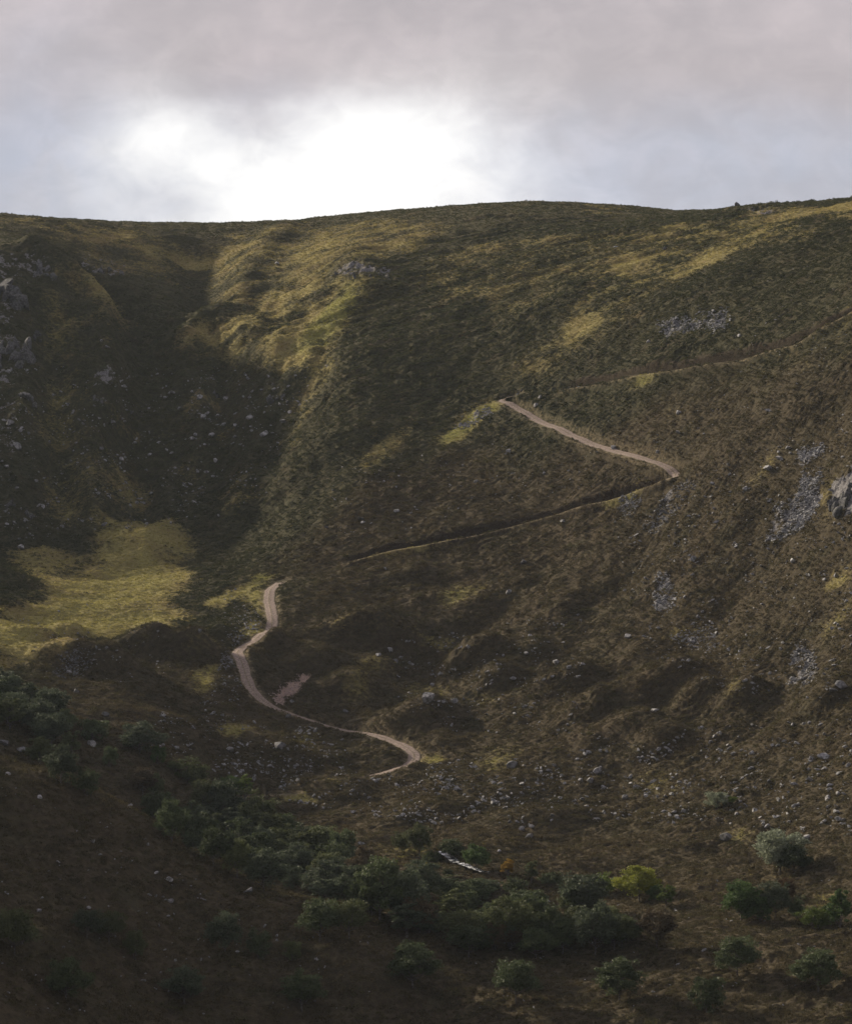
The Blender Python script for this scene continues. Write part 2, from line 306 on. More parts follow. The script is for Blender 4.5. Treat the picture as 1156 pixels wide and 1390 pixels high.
for pp, v, s in [
 ([(-60, 330), (20, 330), (45, 345), (60, 375), (30, 400), (35, 470), (20, 560), (-60, 560)], .42, 6), ([(-60, 560), (60, 560), (40, 640), (-60, 640)], .35, 5), ([(130, 490), (160, 495), (150, 560), (125, 540)], .5, 3), ([(95, 340), (180, 345), (175, 370), (110, 365)], .4, 4), ([(440, 368), (530, 366), (530, 380), (445, 384)], .6, 2),
 ([(240, 500), (450, 490), (450, 540), (240, 560)], .3, 5), ([(1128, 640), (1170, 630), (1170, 690), (1135, 690)], .9, 2), ([(370, 945), (412, 912), (424, 912), (400, 945), (378, 956)], .35, 1.0), ([(360, 1190), (200, 1100), (240, 1140)], .1, 3),
 ([(1015, 283), (1050, 281), (1060, 290), (1020, 292)], .5, 3), ([(660, 520), (735, 515), (730, 545), (690, 540)], .25, 3), ([(75, 890), (130, 885), (120, 925), (70, 920)], .35, 3)]:
    add(RK, pp, v, s)
for pp, v, s in [([(368, 948), (408, 916), (424, 911), (420, 922), (398, 946), (376, 957)], .95, .7), ([(330, 862), (352, 858), (340, 872)], .3, 1), ([(270, 432), (300, 436), (282, 448)], .25, 1.5), ([(255, 335), (300, 325), (320, 345), (260, 352)], .35, 6)]:
    add(DT, pp, v, s)
for pp in ([(893, 440), (925, 432), (985, 421), (990, 436), (965, 448), (905, 459)], [(1085, 612), (1118, 606), (1108, 690), (1060, 736), (1040, 735), (1052, 685), (1082, 680)], [(888, 783), (903, 780), (918, 815), (890, 828)],
           [(618, 583), (645, 562), (666, 556), (640, 580)], [(1083, 872), (1105, 870), (1106, 925), (1066, 932)], [(905, 668), (940, 650), (900, 716), (872, 728)]): add(RK, pp, .5, 1.5)
nz = fbm(MXX / 26, MYY / 26, 91, 3)
nz2 = fbm(MXX / 9, MYY / 7, 92, 3)
def blur(M, n_):
    for _ in range(n_):
        M = (M + np.roll(M, 1, 0) + np.roll(M, -1, 0) + np.roll(M, 1, 1) + np.roll(M, -1, 1)) / 5
    return M
big = MYY > 1060
GR = np.where(big, blur(GR, 22), blur(GR, 7)); GN = blur(GN, 8)
GR = np.clip(np.maximum(GR * np.where(big, .74 + .9 * nz + .8 * nz2, 1.05 + .5 * nz + .6 * nz2), .42 * sst(nz + .5 * nz2, .2, .7) * np.where(MYY > 1060, 1, .3)), 0, 1)
RK = np.clip(RK * (1 + .9 * nz2), 0, 1)
COV = np.stack([GR, GN, BR, np.maximum(RK, 0), DT], -1)
lap('cover')
def cover(x, y):
    xw = x + 1.6 * pn(x / 3.1, y / 3.1, 61) + .7 * pn(x / 1.2, y / 1.2, 62); yw = y + 1.6 * pn(x / 3.1, y / 3.1, 63) + .7 * pn(x / 1.2, y / 1.2, 64)
    return [samp(COV[..., k], xw, yw, MX0, MY0, MS, False) for k in range(5)]

# ------------------------------------------------------------------ full height of the ground
def height(x, y, cv=None, bankout=False):
    x = np.asarray(x, float); y = np.asarray(y, float)
    z = samp(H, x, y)
    if cv is None: cv = cover(x, y)
    gr, gn, br, rk, dt = cv
    fine = sst(y, 420, 520) * (1 - sst(y, 1360, 1500))
    g = np.clip(gr * 1.1, 0, 1)
    wx = x + .5 * pn(x / 4, y / 4, 70); wy = y + .5 * pn(x / 4, y / 4, 71)
    rough = .75 + .9 * np.clip(pn(x / 21, y / 21, 72) + .2, 0, 1)
    tus = 1.0 * np.abs(pn(wx / 6.6, wy / 4.4, 73)) + (1.1 * np.abs(pn(wx / 2.9, wy / 1.9, 74)) + .5 * np.abs(pn(wx / 1.2, wy / .95, 75)))
    tus = tus * (1 - .62 * g) * rough * (1 - .55 * sst(y, 1150, 1230))
    soft = .35 * fbm(x / 6.5, y / 6.5, 76, 2) + g * .5 * np.abs(pn(wx / 3.4, wy / 1.7, 80))
    rkk = np.clip(rk * 1.6 - .2 + .5 * pn(x / 5, y / 5, 79), 0, 1) * (rk > .02)
    f1 = pn(x / 4.2, y / 6, 77); f2 = pn(x / 1.7, y / 2.4, 78)
    crag = rkk * (2.6 * np.floor(f1 * 4) / 4 + 1.0 * np.floor(f2 * 3) / 3)
    dz = fine * (tus * (1 - .6 * rkk) + soft + crag)
    dz = dz * (1 - .85 * np.clip(dt * 1.2, 0, 1)) - .25 * np.clip(dt, 0, 1)
    if np.ndim(x) == 0: return float(z + dz)
    # track bench
    i = np.clip(((x - GX0) / GS).astype(int), 0, NX - 1); j = np.clip(((y - GY0) / GS).astype(int), 0, NY - 1)
    near = np.where(tmask[j, i].ravel())[0]
    trd = np.full(x.size, 99.0); upd = np.zeros(x.size)
    zz = (z + dz).ravel()
    if len(near):
        X = x.ravel()[near]; Y = y.ravel()[near]
        for s in range(0, len(near), 20000):
            xs = X[s:s + 20000]; ys = Y[s:s + 20000]
            d2 = (xs[:, None] - tline[None, :, 0]) ** 2 + (ys[:, None] - tline[None, :, 1]) ** 2
            kk = d2.argmin(1)
            ox = xs - tline[kk, 0]; oy = ys - tline[kk, 1]
            off = ox * nrm[kk, 0] + oy * nrm[kk, 1]; d = np.sqrt(d2[np.arange(len(kk)), kk])
            bz = tzs[kk] - .1 * (1 - tilt[kk]) + (ox * tang[kk, 0] + oy * tang[kk, 1]) * dzs[kk] + np.clip(off, -HW, HW) * tiltk[kk] - .12
            ii = near[s:s + 20000]
            uphill = np.sign(off) * np.sign(cross[kk]) > 0
            trav = 1 - np.clip(tilt[kk], 0, 1)
            hw = HW + .25 + uphill * trav * .2
            bank = np.where(uphill, 1.3 - .6 * trav, 2.2)
            w = 1 - sst(d, hw, hw + bank)
            w = w * sst(cs[kk], .05, .8)
            rim = .35 * cs[kk] * np.exp(-((d - HW - 1.0) / .8) ** 2) * (~uphill) * (1 - tilt[kk])
            zz[ii] = zz[ii] * (1 - w) + bz * w + rim
            trd[ii] = d + 3 * (1 - sst(cs[kk], .1, .5)); upd[ii] = uphill * cs[kk] * np.exp(-((d - hw - bank * .5) / 1.5) ** 2) * (.15 + .85 * trav)
    if bankout: return zz.reshape(x.shape), trd.reshape(x.shape), upd.reshape(x.shape)
    return zz.reshape(x.shape), trd.reshape(x.shape)
def ground(x, y):
    return float(height(np.array([x]), np.array([y]))[0][0])

# ------------------------------------------------------------------ node helpers
def mat(name):
    m = bpy.data.materials.new(name); m.use_nodes = True
    nt = m.node_tree; b = nt.nodes['Principled BSDF']; b.inputs['Specular IOR Level'].default_value = .15; b.inputs['Roughness'].default_value = .95
    return m, nt, b
class NB:
    def __init__(s, nt): s.nt = nt
    def n(s, t, **k):
        o = s.nt.nodes.new(t)
        for a, v in k.items(): setattr(o, a, v)
        return o
    def link(s, a, b): s.nt.links.new(a, b)
    def put(s, sock, v):
        if hasattr(v, 'is_linked') or hasattr(v, 'links'): s.link(v, sock)
        else: sock.default_value = v
    def m(s, op, a, b=0.0, c=0.0, clamp=False):
        o = s.n('ShaderNodeMath', operation=op, use_clamp=clamp)
        for i, v in enumerate((a, b, c)): s.put(o.inputs[i], v)
        return o.outputs[0]
    def mix(s, f, a, b, mode='MIX'):
        o = s.n('ShaderNodeMix', data_type='RGBA', blend_type=mode)
        def c4(v): return (*v, 1) if isinstance(v, tuple) and len(v) == 3 else v
        s.put(o.inputs[0], f); s.put(o.inputs[6], c4(a)); s.put(o.inputs[7], c4(b)); return o.outputs[2]
    def noise(s, scale, detail=3, vec=None, rough=.55, dist=0):
        o = s.n('ShaderNodeTexNoise'); o.inputs['Scale'].default_value = scale; o.inputs['Detail'].default_value = detail; o.inputs['Roughness'].default_value = rough; o.inputs['Distortion'].default_value = dist
        if vec is not None: s.link(vec, o.inputs['Vector'])
        return o.outputs['Fac']
    def ramp(s, v, a, b):
        o = s.n('ShaderNodeMapRange', interpolation_type='SMOOTHSTEP'); s.put(o.inputs[0], v); o.inputs[1].default_value = a; o.inputs[2].default_value = b; return o.outputs[0]
def ident(o, label=None, cat=None, group=None, kind=None):
    if label: o['label'] = label
    if cat: o['category'] = cat
    if group: o['group'] = group
    if kind: o['kind'] = kind

def ground_material():
    m, nt, b = mat('heather_moor'); N = NB(nt)
    at = N.n('ShaderNodeAttribute', attribute_name='cover'); at2 = N.n('ShaderNodeAttribute', attribute_name='wear')
    sp = N.n('ShaderNodeSeparateColor'); N.link(at.outputs['Color'], sp.inputs[0]); gr, gn, br = sp.outputs
    sp2 = N.n('ShaderNodeSeparateColor'); N.link(at2.outputs['Color'], sp2.inputs[0]); rk, dt, tr = sp2.outputs
    pos = N.n('ShaderNodeNewGeometry').outputs['Position']
    nA = N.noise(.9, 4, pos); nB = N.noise(.12, 4, pos); nC = N.noise(3.2, 3, pos); nD = N.noise(.035, 3, pos)
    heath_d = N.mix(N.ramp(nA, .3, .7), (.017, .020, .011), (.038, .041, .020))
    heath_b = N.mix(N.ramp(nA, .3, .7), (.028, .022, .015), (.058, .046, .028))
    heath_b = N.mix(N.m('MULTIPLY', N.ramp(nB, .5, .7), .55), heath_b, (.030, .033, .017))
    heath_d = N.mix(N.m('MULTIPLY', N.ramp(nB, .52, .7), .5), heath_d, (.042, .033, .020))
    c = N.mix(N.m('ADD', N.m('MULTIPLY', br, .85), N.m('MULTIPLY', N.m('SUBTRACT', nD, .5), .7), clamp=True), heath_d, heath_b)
    gold = N.mix(N.ramp(nC, .3, .7), (.16, .132, .052), (.33, .275, .112))
    gold = N.mix(N.m('MULTIPLY', N.ramp(nB, .42, .62), .55), gold, (.15, .10, .052))
    grn = N.mix(N.ramp(nA, .3, .7), (.10, .12, .025), (.22, .25, .05))
    grass = N.mix(N.m('MULTIPLY', gn, .75), gold, grn)
    k = N.m('ADD', gr, N.m('MULTIPLY', N.m('SUBTRACT', nA, .5), .9)); k = N.m('ADD', k, N.m('MULTIPLY', N.m('SUBTRACT', nB, .5), .5))
    c = N.mix(N.m('MULTIPLY', N.ramp(k, .12, .85), .95), c, grass)
    rockc = N.mix(N.ramp(nC, .35, .68), (.085, .085, .092), (.24, .235, .24))
    rf = N.m('ADD', rk, N.m('MULTIPLY', N.m('SUBTRACT', N.noise(.55, 4, pos, .65), .5), 1.6))
    c = N.mix(N.m('MULTIPLY', N.ramp(rf, .5, .62), N.ramp(rk, .05, .25)), c, rockc)
    dirt = N.mix(N.ramp(nC, .3, .7), (.23, .165, .135), (.40, .30, .25))
    c = N.mix(N.ramp(N.m('ADD', dt, N.m('MULTIPLY', N.m('SUBTRACT', nA, .5), .8)), .35, .75), c, dirt)
    c = N.mix(N.m('MULTIPLY', tr, N.ramp(nA, .35, .6)), c, N.mix(N.ramp(nC, .3, .7), (.10, .085, .05), (.24, .19, .12)))
    c = N.mix(N.ramp(N.m('ADD', N.n('ShaderNodeAttribute', attribute_name='peat').outputs['Fac'], N.m('MULTIPLY', N.m('SUBTRACT', nA, .5), .9)), .2, .65), c, N.mix(N.ramp(nC, .3, .7), (.016, .013, .010), (.04, .032, .022)))
    N.link(c, b.inputs['Base Color'])
    b.inputs['Roughness'].default_value = 1; b.inputs['Specular IOR Level'].default_value = .03
    b.inputs['Sheen Weight'].default_value = .12; b.inputs['Sheen Roughness'].default_value = .6; b.inputs['Sheen Tint'].default_value = (.8, .65, .45, 1)
    bp = N.n('ShaderNodeBump'); bp.inputs['Strength'].default_value = .8; bp.inputs['Distance'].default_value = .35
    N.link(N.noise(2.6, 4, pos, .7), bp.inputs['Height']); N.link(bp.outputs[0], b.inputs['Normal'])
    return m

# ------------------------------------------------------------------ hillside mesh: one sheet, dense where the picture looks
def axis(segs):
    out = [segs[0][0]]
    for a, b, s in segs:
        k = max(1, int(round((b - a) / s))); out += list(a + (b - a) * (np.arange(k) + 1) / k)
    return np.array(out)
ua = axis([(-5200, -900, 220), (-900, -640, 3.2), (-640, 640, 1.15), (640, 900, 3.2), (900, 5200, 220)]) / F
ya = axis([(-40, 420, 14), (420, 560, 2.5), (560, 760, .42), (760, 1200, .36), (1200, 1345, .6), (1345, 1500, 6), (1500, 2380, 30)])
UU, YG = np.meshgrid(ua, ya)
XG = UU * np.sqrt(YG * YG + 150 ** 2) * np.where(np.abs(UU) * F < 900, 1, 1)
nr, nc = XG.shape
print('grid', nr, nc)
Z = np.empty_like(XG); TRD = np.empty_like(XG); UPD = np.empty_like(XG); CVR = np.empty(XG.shape + (5,), np.float32)
for j in range(0, nr, 200):
    cv = cover(XG[j:j + 200], YG[j:j + 200]); out = height(XG[j:j + 200], YG[j:j + 200], cv, True)
    Z[j:j + 200], TRD[j:j + 200], UPD[j:j + 200] = out
    for k in range(5): CVR[j:j + 200, :, k] = cv[k]
lap('heights')
def grid_mesh(name, X, Y, Zz, smooth=True):
    r, c = X.shape; me = bpy.data.meshes.new(name)
    co = np.stack([X, Y, Zz], -1).reshape(-1, 3).astype(np.float32)
    i = np.arange(r * c, dtype=np.int32).reshape(r, c)
    q = np.stack([i[:-1, :-1], i[:-1, 1:], i[1:, 1:], i[1:, :-1]], -1).reshape(-1)
    nq = len(q) // 4
    me.vertices.add(len(co)); me.vertices.foreach_set('co', co.ravel())
    me.loops.add(len(q)); me.loops.foreach_set('vertex_index', q)
    me.polygons.add(nq); me.polygons.foreach_set('loop_start', np.arange(nq, dtype=np.int32) * 4)
    me.polygons.foreach_set('use_smooth', np.full(nq, smooth)); me.update(calc_edges=True)
    return me
me = grid_mesh('hillside', XG, YG, Z)
def vattr(me, name, a, b, c):
    at = me.attributes.new(name, 'FLOAT_COLOR', 'POINT')
    at.data.foreach_set('color', np.stack([a, b, c, np.ones_like(a)], -1).astype(np.float32).ravel())
vattr(me, 'cover', *(CVR[..., k].ravel() for k in range(3)))
verge = (sst(TRD, 1.6, 2.0) * (1 - sst(TRD, 2.3, 3.4))).ravel()
verge *= 1 - np.clip(UPD.ravel() * 1.5, 0, 1)
vattr(me, 'wear', CVR[..., 3].ravel(), CVR[..., 4].ravel(), verge * .75)
vattr(me, 'peat', UPD.ravel(), UPD.ravel(), UPD.ravel())
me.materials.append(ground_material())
hill = bpy.data.objects.new('hillside', me); C.objects.link(hill); ident(hill, kind='structure')
lap('hillside mesh')

def pymesh(name, v, f, material, smooth=False):
    me = bpy.data.meshes.new(name); v = np.asarray(v, np.float32); f = np.asarray(f, np.int32)
    k = f.shape[1]
    me.vertices.add(len(v)); me.vertices.foreach_set('co', v.ravel()); me.loops.add(f.size); me.loops.foreach_set('vertex_index', f.ravel())
    me.polygons.add(len(f)); me.polygons.foreach_set('loop_start', np.arange(len(f), dtype=np.int32) * k)
    me.polygons.foreach_set('use_smooth', np.full(len(f), smooth)); me.update(calc_edges=True)
    me.materials.append(material); return me
# ------------------------------------------------------------------ track surface
m, nt, b = mat('track_gravel'); N = NB(nt); pos = N.n('ShaderNodeNewGeometry').outputs['Position']
at = N.n('ShaderNodeAttribute', attribute_name='lane').outputs['Fac']
c = N.mix(N.ramp(N.noise(2.2, 5, pos, .7), .3, .7), (.14, .105, .085), (.34, .27, .23))
c = N.mix(N.m('MULTIPLY', N.ramp(N.m('ADD', at, N.m('MULTIPLY', N.noise(.9, 3, pos), .7)), .85, 1.2), .8), c, (.13, .11, .055))
N.link(c, b.inputs['Base Color'])
bp = N.n('ShaderNodeBump'); bp.inputs['Strength'].default_value = .7; bp.inputs['Distance'].default_value = .12; N.link(N.noise(3.5, 4, pos, .7), bp.inputs['Height']); N.link(bp.outputs[0], b.inputs['Normal'])
offs = np.array([-1, -.78, -.5, -.22, 0, .22, .5, .78, 1])
prof = np.array([-.10, .02, -.05, .03, .06, .03, -.05, .02, -.10]); lanef = np.array([1.0, .45, 0, .4, .8, .4, 0, .45, 1.0])
edge = 1 + .3 * pn(np.arange(len(tline)) / 3.0, np.zeros(len(tline)), 5); edge2 = 1 + .3 * pn(np.arange(len(tline)) / 3.0, np.ones(len(tline)) * 9.3, 6)
wid = HW * 1.02
ox = np.where(offs[None] < 0, offs[None] * edge[:, None], offs[None] * edge2[:, None]) * wid
TX = tline[:, :1] + nrm[:, :1] * ox; TY = tline[:, 1:] + nrm[:, 1:] * ox
TZ = tzs[:, None] + ox * tiltk[:, None] + prof[None] + .02 + .05 * pn(TX / 1.1, TY / 1.1, 9)
tm = grid_mesh('track', TX, TY, TZ)
bm = bmesh.new(); bm.from_mesh(tm); bm.verts.ensure_lookup_table()
bmesh.ops.delete(bm, geom=[v for i, v in enumerate(bm.verts) if cs[i // 9] < .45], context='VERTS'); keep = np.repeat(cs >= .45, 9); bm.to_mesh(tm); bm.free()
a_ = tm.attributes.new('lane', 'FLOAT', 'POINT'); over = sst(-(tpx - 512), 0, 25) * (tpy > 1044) * 1.2 + sst(tpx, 372, 384) * (tpy > 700) * (tpy < 789) * (tpx < 600) * 1.2 + (tpx > 735) * (tpy < 530) * 1.2
a_.data.foreach_set('value', np.maximum(np.tile(lanef, len(tline)), np.repeat(over, 9))[keep].astype(np.float32))
tm.materials.append(m); o = bpy.data.objects.new('track', tm); C.objects.link(o); ident(o, kind='structure')
lap('track mesh')

# ------------------------------------------------------------------ heather and grass growing on the slopes
def clump_mesh(name, seed, nf, rad, hgt, size, blade, material):
    rg = np.random.default_rng(seed); vs = []
    for _ in range(nf):
        a = rg.uniform(0, 6.28); r = rad * math.sqrt(rg.random()); el_ = math.sqrt(max(0, 1 - (r / rad) ** 2))
        p = np.array([math.cos(a) * r, math.sin(a) * r, hgt * el_ * rg.uniform(.45, 1) - .08])
        if blade:
            d = np.array([math.cos(a) * r * .9, math.sin(a) * r * .9, hgt]); d /= np.linalg.norm(d); sd_ = np.cross(d, rg.normal(size=3)); sd_ /= np.linalg.norm(sd_)
            b0 = p * [.6, .6, 0]; vs += [b0 - sd_ * size * .3, b0 + sd_ * size * .3, b0 + d * hgt * rg.uniform(.7, 1.3)]
        else:
            n1_ = rg.normal(size=3); n1_ /= np.linalg.norm(n1_); n2_ = np.cross(n1_, rg.normal(size=3)); n2_ /= np.linalg.norm(n2_)
            vs += [p - n1_ * size, p + n1_ * size * .7 + n2_ * size * .5, p + n1_ * size * .2 - n2_ * size * .8]
    return pymesh(name, vs, np.arange(len(vs)).reshape(-1, 3), material)
def clump_material(name, sheen):
    m, nt, b = mat(name); N = NB(nt); a = N.n('ShaderNodeAttribute', attribute_name='tint', attribute_type='INSTANCER')
    isl = N.n('ShaderNodeNewGeometry').outputs['Random Per Island']
    hs = N.n('ShaderNodeHueSaturation'); N.link(N.m('ADD', N.m('MULTIPLY', isl, .9), .55), hs.inputs['Value']); N.link(a.outputs['Color'], hs.inputs['Color']); c = hs.outputs[0]
    N.link(c, b.inputs['Base Color']); b.inputs['Specular IOR Level'].default_value = .05
    tr = N.n('ShaderNodeBsdfTranslucent'); N.link(c, tr.inputs[0]); mx_ = N.n('ShaderNodeMixShader'); mx_.inputs[0].default_value = sheen
    N.link(b.outputs[0], mx_.inputs[1]); N.link(tr.outputs[0], mx_.inputs[2]); N.link(mx_.outputs[0], nt.nodes['Material Output'].inputs[0]); return m
def scatter(name, label, pts_, tint, scl, protos):
    me_ = bpy.data.meshes.new(name); me_.vertices.add(len(pts_)); me_.vertices.foreach_set('co', pts_.astype(np.float32).ravel())
    a = me_.attributes.new('tint', 'FLOAT_COLOR', 'POINT'); a.data.foreach_set('color', np.c_[tint, np.ones(len(tint))].astype(np.float32).ravel())
    a = me_.attributes.new('size', 'FLOAT_VECTOR', 'POINT'); a.data.foreach_set('vector', scl.astype(np.float32).ravel())
    a = me_.attributes.new('turn', 'FLOAT_VECTOR', 'POINT'); tv = np.zeros((len(pts_), 3)); tv[:, 2] = RNG.uniform(0, 6.28, len(pts_)); tv[:, :2] = RNG.normal(0, .15, (len(pts_), 2)); a.data.foreach_set('vector', tv.astype(np.float32).ravel())
    o = bpy.data.objects.new(name, me_); C.objects.link(o); ident(o, label, name, kind='stuff')
    g = bpy.data.node_groups.new(name + '_cover', 'GeometryNodeTree'); g.interface.new_socket('Geometry', in_out='INPUT', socket_type='NodeSocketGeometry'); g.interface.new_socket('Geometry', in_out='OUTPUT', socket_type='NodeSocketGeometry')
    gi = g.nodes.new('NodeGroupInput'); go = g.nodes.new('NodeGroupOutput'); ip = g.nodes.new('GeometryNodeInstanceOnPoints'); j = g.nodes.new('GeometryNodeJoinGeometry')
    for p in protos:
        po = bpy.data.objects.new('clump', p); n_ = g.nodes.new('GeometryNodeObjectInfo'); n_.inputs['Object'].default_value = po; n_.inputs['As Instance'].default_value = True; g.links.new(n_.outputs['Geometry'], j.inputs[0])
    ip.inputs['Pick Instance'].default_value = True
    def attr(nm, ty):
        q = g.nodes.new('GeometryNodeInputNamedAttribute'); q.data_type = ty; q.inputs['Name'].default_value = nm; return q.outputs['Attribute']
    g.links.new(gi.outputs[0], ip.inputs['Points']); g.links.new(j.outputs[0], ip.inputs['Instance'])
    ri = g.nodes.new('FunctionNodeRandomValue'); ri.data_type = 'INT'; ri.inputs[4].default_value = 0; ri.inputs[5].default_value = len(protos) - 1
    g.links.new(ri.outputs[2], ip.inputs['Instance Index'])
    g.links.new(attr('size', 'FLOAT_VECTOR'), ip.inputs['Scale']); g.links.new(attr('turn', 'FLOAT_VECTOR'), ip.inputs['Rotation'])
    g.links.new(ip.outputs[0], go.inputs[0]); md = o.modifiers.new('growth', 'NODES'); md.node_group = g
sp_ = .86
px_ = []
jy = np.arange(566, 1338, sp_)
for y in jy:
    xw_ = y * 800 / F; xs = np.arange(-xw_, xw_, sp_); xs = xs[(np.abs(xs) < y * 615 / F) | (RNG.random(len(xs)) < .6)]; px_.append(np.c_[xs + RNG.uniform(-.45, .45, len(xs)), y + RNG.uniform(-.45, .45, len(xs))])
px_ = np.concatenate(px_)
cvh = cover(px_[:, 0], px_[:, 1]); zz_, td_, up2_ = height(px_[:, 0], px_[:, 1], cvh, True); gr_, gn_, br_, rk_, dt_ = cvh
nzh = fbm(px_[:, 0] / 3.5, px_[:, 1] / 3.0, 140, 2); nzw = fbm(px_[:, 0] / 28, px_[:, 1] / 28, 141, 3); nzx = pn(px_[:, 0] / 7, px_[:, 1] / 6, 142)
gp = np.clip(gr_ + .35 * nzh + .15 * nzx, 0, 1)
isg = RNG.random(len(px_)) < sst(gp, .12, .75)
ok = (td_ > 2.15) & (up2_ < np.where(RNG.random(len(px_)) < .72, 2, .5)) & (dt_ < .35) & (RNG.random(len(px_)) > rk_ * 1.1) & (RNG.random(len(px_)) > .18 - .5 * nzh * (~isg))
def lerp(a, b_, t): return np.array(a)[None] * (1 - t[:, None]) + np.array(b_)[None] * t[:, None]
jit = RNG.uniform(0, 1, len(px_)); wm = np.clip(.5 + .7 * nzw + .3 * nzx, 0, 1)
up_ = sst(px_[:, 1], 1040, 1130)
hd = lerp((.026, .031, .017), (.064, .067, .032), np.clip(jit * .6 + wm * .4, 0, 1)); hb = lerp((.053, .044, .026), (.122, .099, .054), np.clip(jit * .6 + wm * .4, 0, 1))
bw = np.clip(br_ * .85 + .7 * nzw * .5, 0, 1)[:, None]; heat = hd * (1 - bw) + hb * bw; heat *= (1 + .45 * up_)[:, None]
olive = RNG.random(len(px_)) < np.clip(.12 + .5 * nzx, 0, .5); heat[olive] = heat[olive] * .4 + np.array([.055, .055, .022]) * .8
gcol = lerp((.19, .157, .06), (.40, .338, .14), jit); gc2 = lerp((.15, .17, .035), (.31, .33, .075), jit); gcol = gcol * (1 - gn_[:, None] * .75) + gc2 * gn_[:, None] * .75
gcol *= (.55 + .45 * np.clip(gr_ * 1.4, 0, 1))[:, None]
MH_ = clump_material('heather_sprays', .25); MG_ = clump_material('grass_blades', .35)
sel = ok & ~isg; P3 = np.c_[px_, zz_]
far_ = 1 - .4 * sst(px_[:, 1], 1150, 1230)
sz_ = np.clip(.95 + .9 * nzh + RNG.normal(0, .25, len(px_)), .4, 2.0) * far_
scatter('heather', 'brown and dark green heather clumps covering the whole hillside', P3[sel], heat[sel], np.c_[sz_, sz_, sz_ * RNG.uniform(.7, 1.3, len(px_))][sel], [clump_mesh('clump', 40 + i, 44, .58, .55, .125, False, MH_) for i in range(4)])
nh_ = sel.sum()
sel = ok & isg
sg_ = np.clip(.85 + .4 * nzh + RNG.normal(0, .2, len(px_)), .4, 1.5)
scatter('grass', 'golden and green grass tussocks on the slopes and in the hollow', P3[sel], gcol[sel], np.c_[sg_ * 1.15, sg_ * 1.15, sg_ * RNG.uniform(.6, 1.2, len(px_))][sel], [clump_mesh('tussock', 50 + i, 34, .46, .34, .13, True, MG_) for i in range(3)])
print('clumps', nh_, sel.sum()); lap('clumps')

# ------------------------------------------------------------------ rocks
def rock_material(name, lo, hi, moss):
    m, nt, b = mat(name); N = NB(nt); tc = N.n('ShaderNodeNewGeometry'); pos = tc.outputs['Position']
    oi = N.n('ShaderNodeObjectInfo').outputs['Random']
    c = N.mix(N.ramp(N.noise(1.6, 5, pos, .65), .32, .68), lo, hi)
    c = N.mix(N.m('MULTIPLY', N.ramp(N.noise(.9, 4, pos, .7), .52, .62), moss), c, (.045, .05, .028))
    hs = N.n('ShaderNodeHueSaturation'); N.link(N.m('ADD', N.m('MULTIPLY', oi, .6), .7), hs.inputs['Value']); N.link(c, hs.inputs['Color'])
    N.link(hs.outputs[0], b.inputs['Base Color']); b.inputs['Roughness'].default_value = .85; b.inputs['Specular IOR Level'].default_value = .3
    bp = N.n('ShaderNodeBump'); bp.inputs['Strength'].default_value = .6; bp.inputs['Distance'].default_value = .15; N.link(N.noise(3, 5, pos, .7), bp.inputs['Height']); N.link(bp.outputs[0], b.inputs['Normal'])
    return m
M_ROCK = rock_material('grey_granite', (.13, .13, .137), (.36, .355, .36), .6)
M_PALE = rock_material('pale_stone', (.12, .12, .127), (.42, .415, .42), .5)
M_DARK = rock_material('dark_granite', (.07, .07, .075), (.19, .185, .19), .6)
M_CRAG = rock_material('crag_rock', (.035, .035, .037), (.13, .128, .13), .9)
M_PINK = rock_material('pink_scree', (.24, .17, .15), (.42, .33, .30), .1)
M_SCREE = rock_material('scree_stone', (.09, .09, .094), (.25, .248, .255), .3)
import bmesh
def ico(sub):
    bm = bmesh.new(); bmesh.ops.create_icosphere(bm, subdivisions=sub, radius=1)
    v = np.array([q.co for q in bm.verts]); f = np.array([[q.index for q in p.verts] for p in bm.faces]); bm.free(); return v, f
ICO1, ICO2, ICO3 = ico(1), ico(2), ico(3)
def rock_geo(rng, geo, flat=.7, cuts=9, rough=.08):
    v, f = geo; v = v.copy()
    for _ in range(cuts):          # slice with random planes for fractured faces
        n_ = rng.normal(size=3); n_ /= np.linalg.norm(n_); d = rng.uniform(.38, .82)
        s = v @ n_ - d; v = np.where(s[:, None] > 0, v - s[:, None] * n_, v)
    v *= (1 + rough * rng.normal(size=(len(v), 1)))
    v *= np.array([1, rng.uniform(.65, 1), flat * rng.uniform(.7, 1.1)])
    return v, f
rr = np.random.default_rng(5)
BOULD = [pymesh('boulder', *rock_geo(rr, ICO3, rr.uniform(.6, .9), 16, .012), M_ROCK) for _ in range(9)]
BOULD_D = []
for q in BOULD[:5]:
    q2 = q.copy(); q2.materials.clear(); q2.materials.append(M_DARK); BOULD_D.append(q2)
def place_rock(x, y, r, meshes=BOULD, name='boulder', sink=.25, fl=1.0, rot=None):
    o = bpy.data.objects.new(name, random.choice(meshes)); C.objects.link(o)
    g = ground(x, y)
    o.location = (x, y, g + r * (.45 - sink) * fl + .1); o.scale = (r, r * random.uniform(.8, 1.2), r * fl * random.uniform(.85, 1.2))
    o.rotation_euler = rot or (random.uniform(-.35, .35), random.uniform(-.35, .35), random.uniform(0, 6.3))
    return o
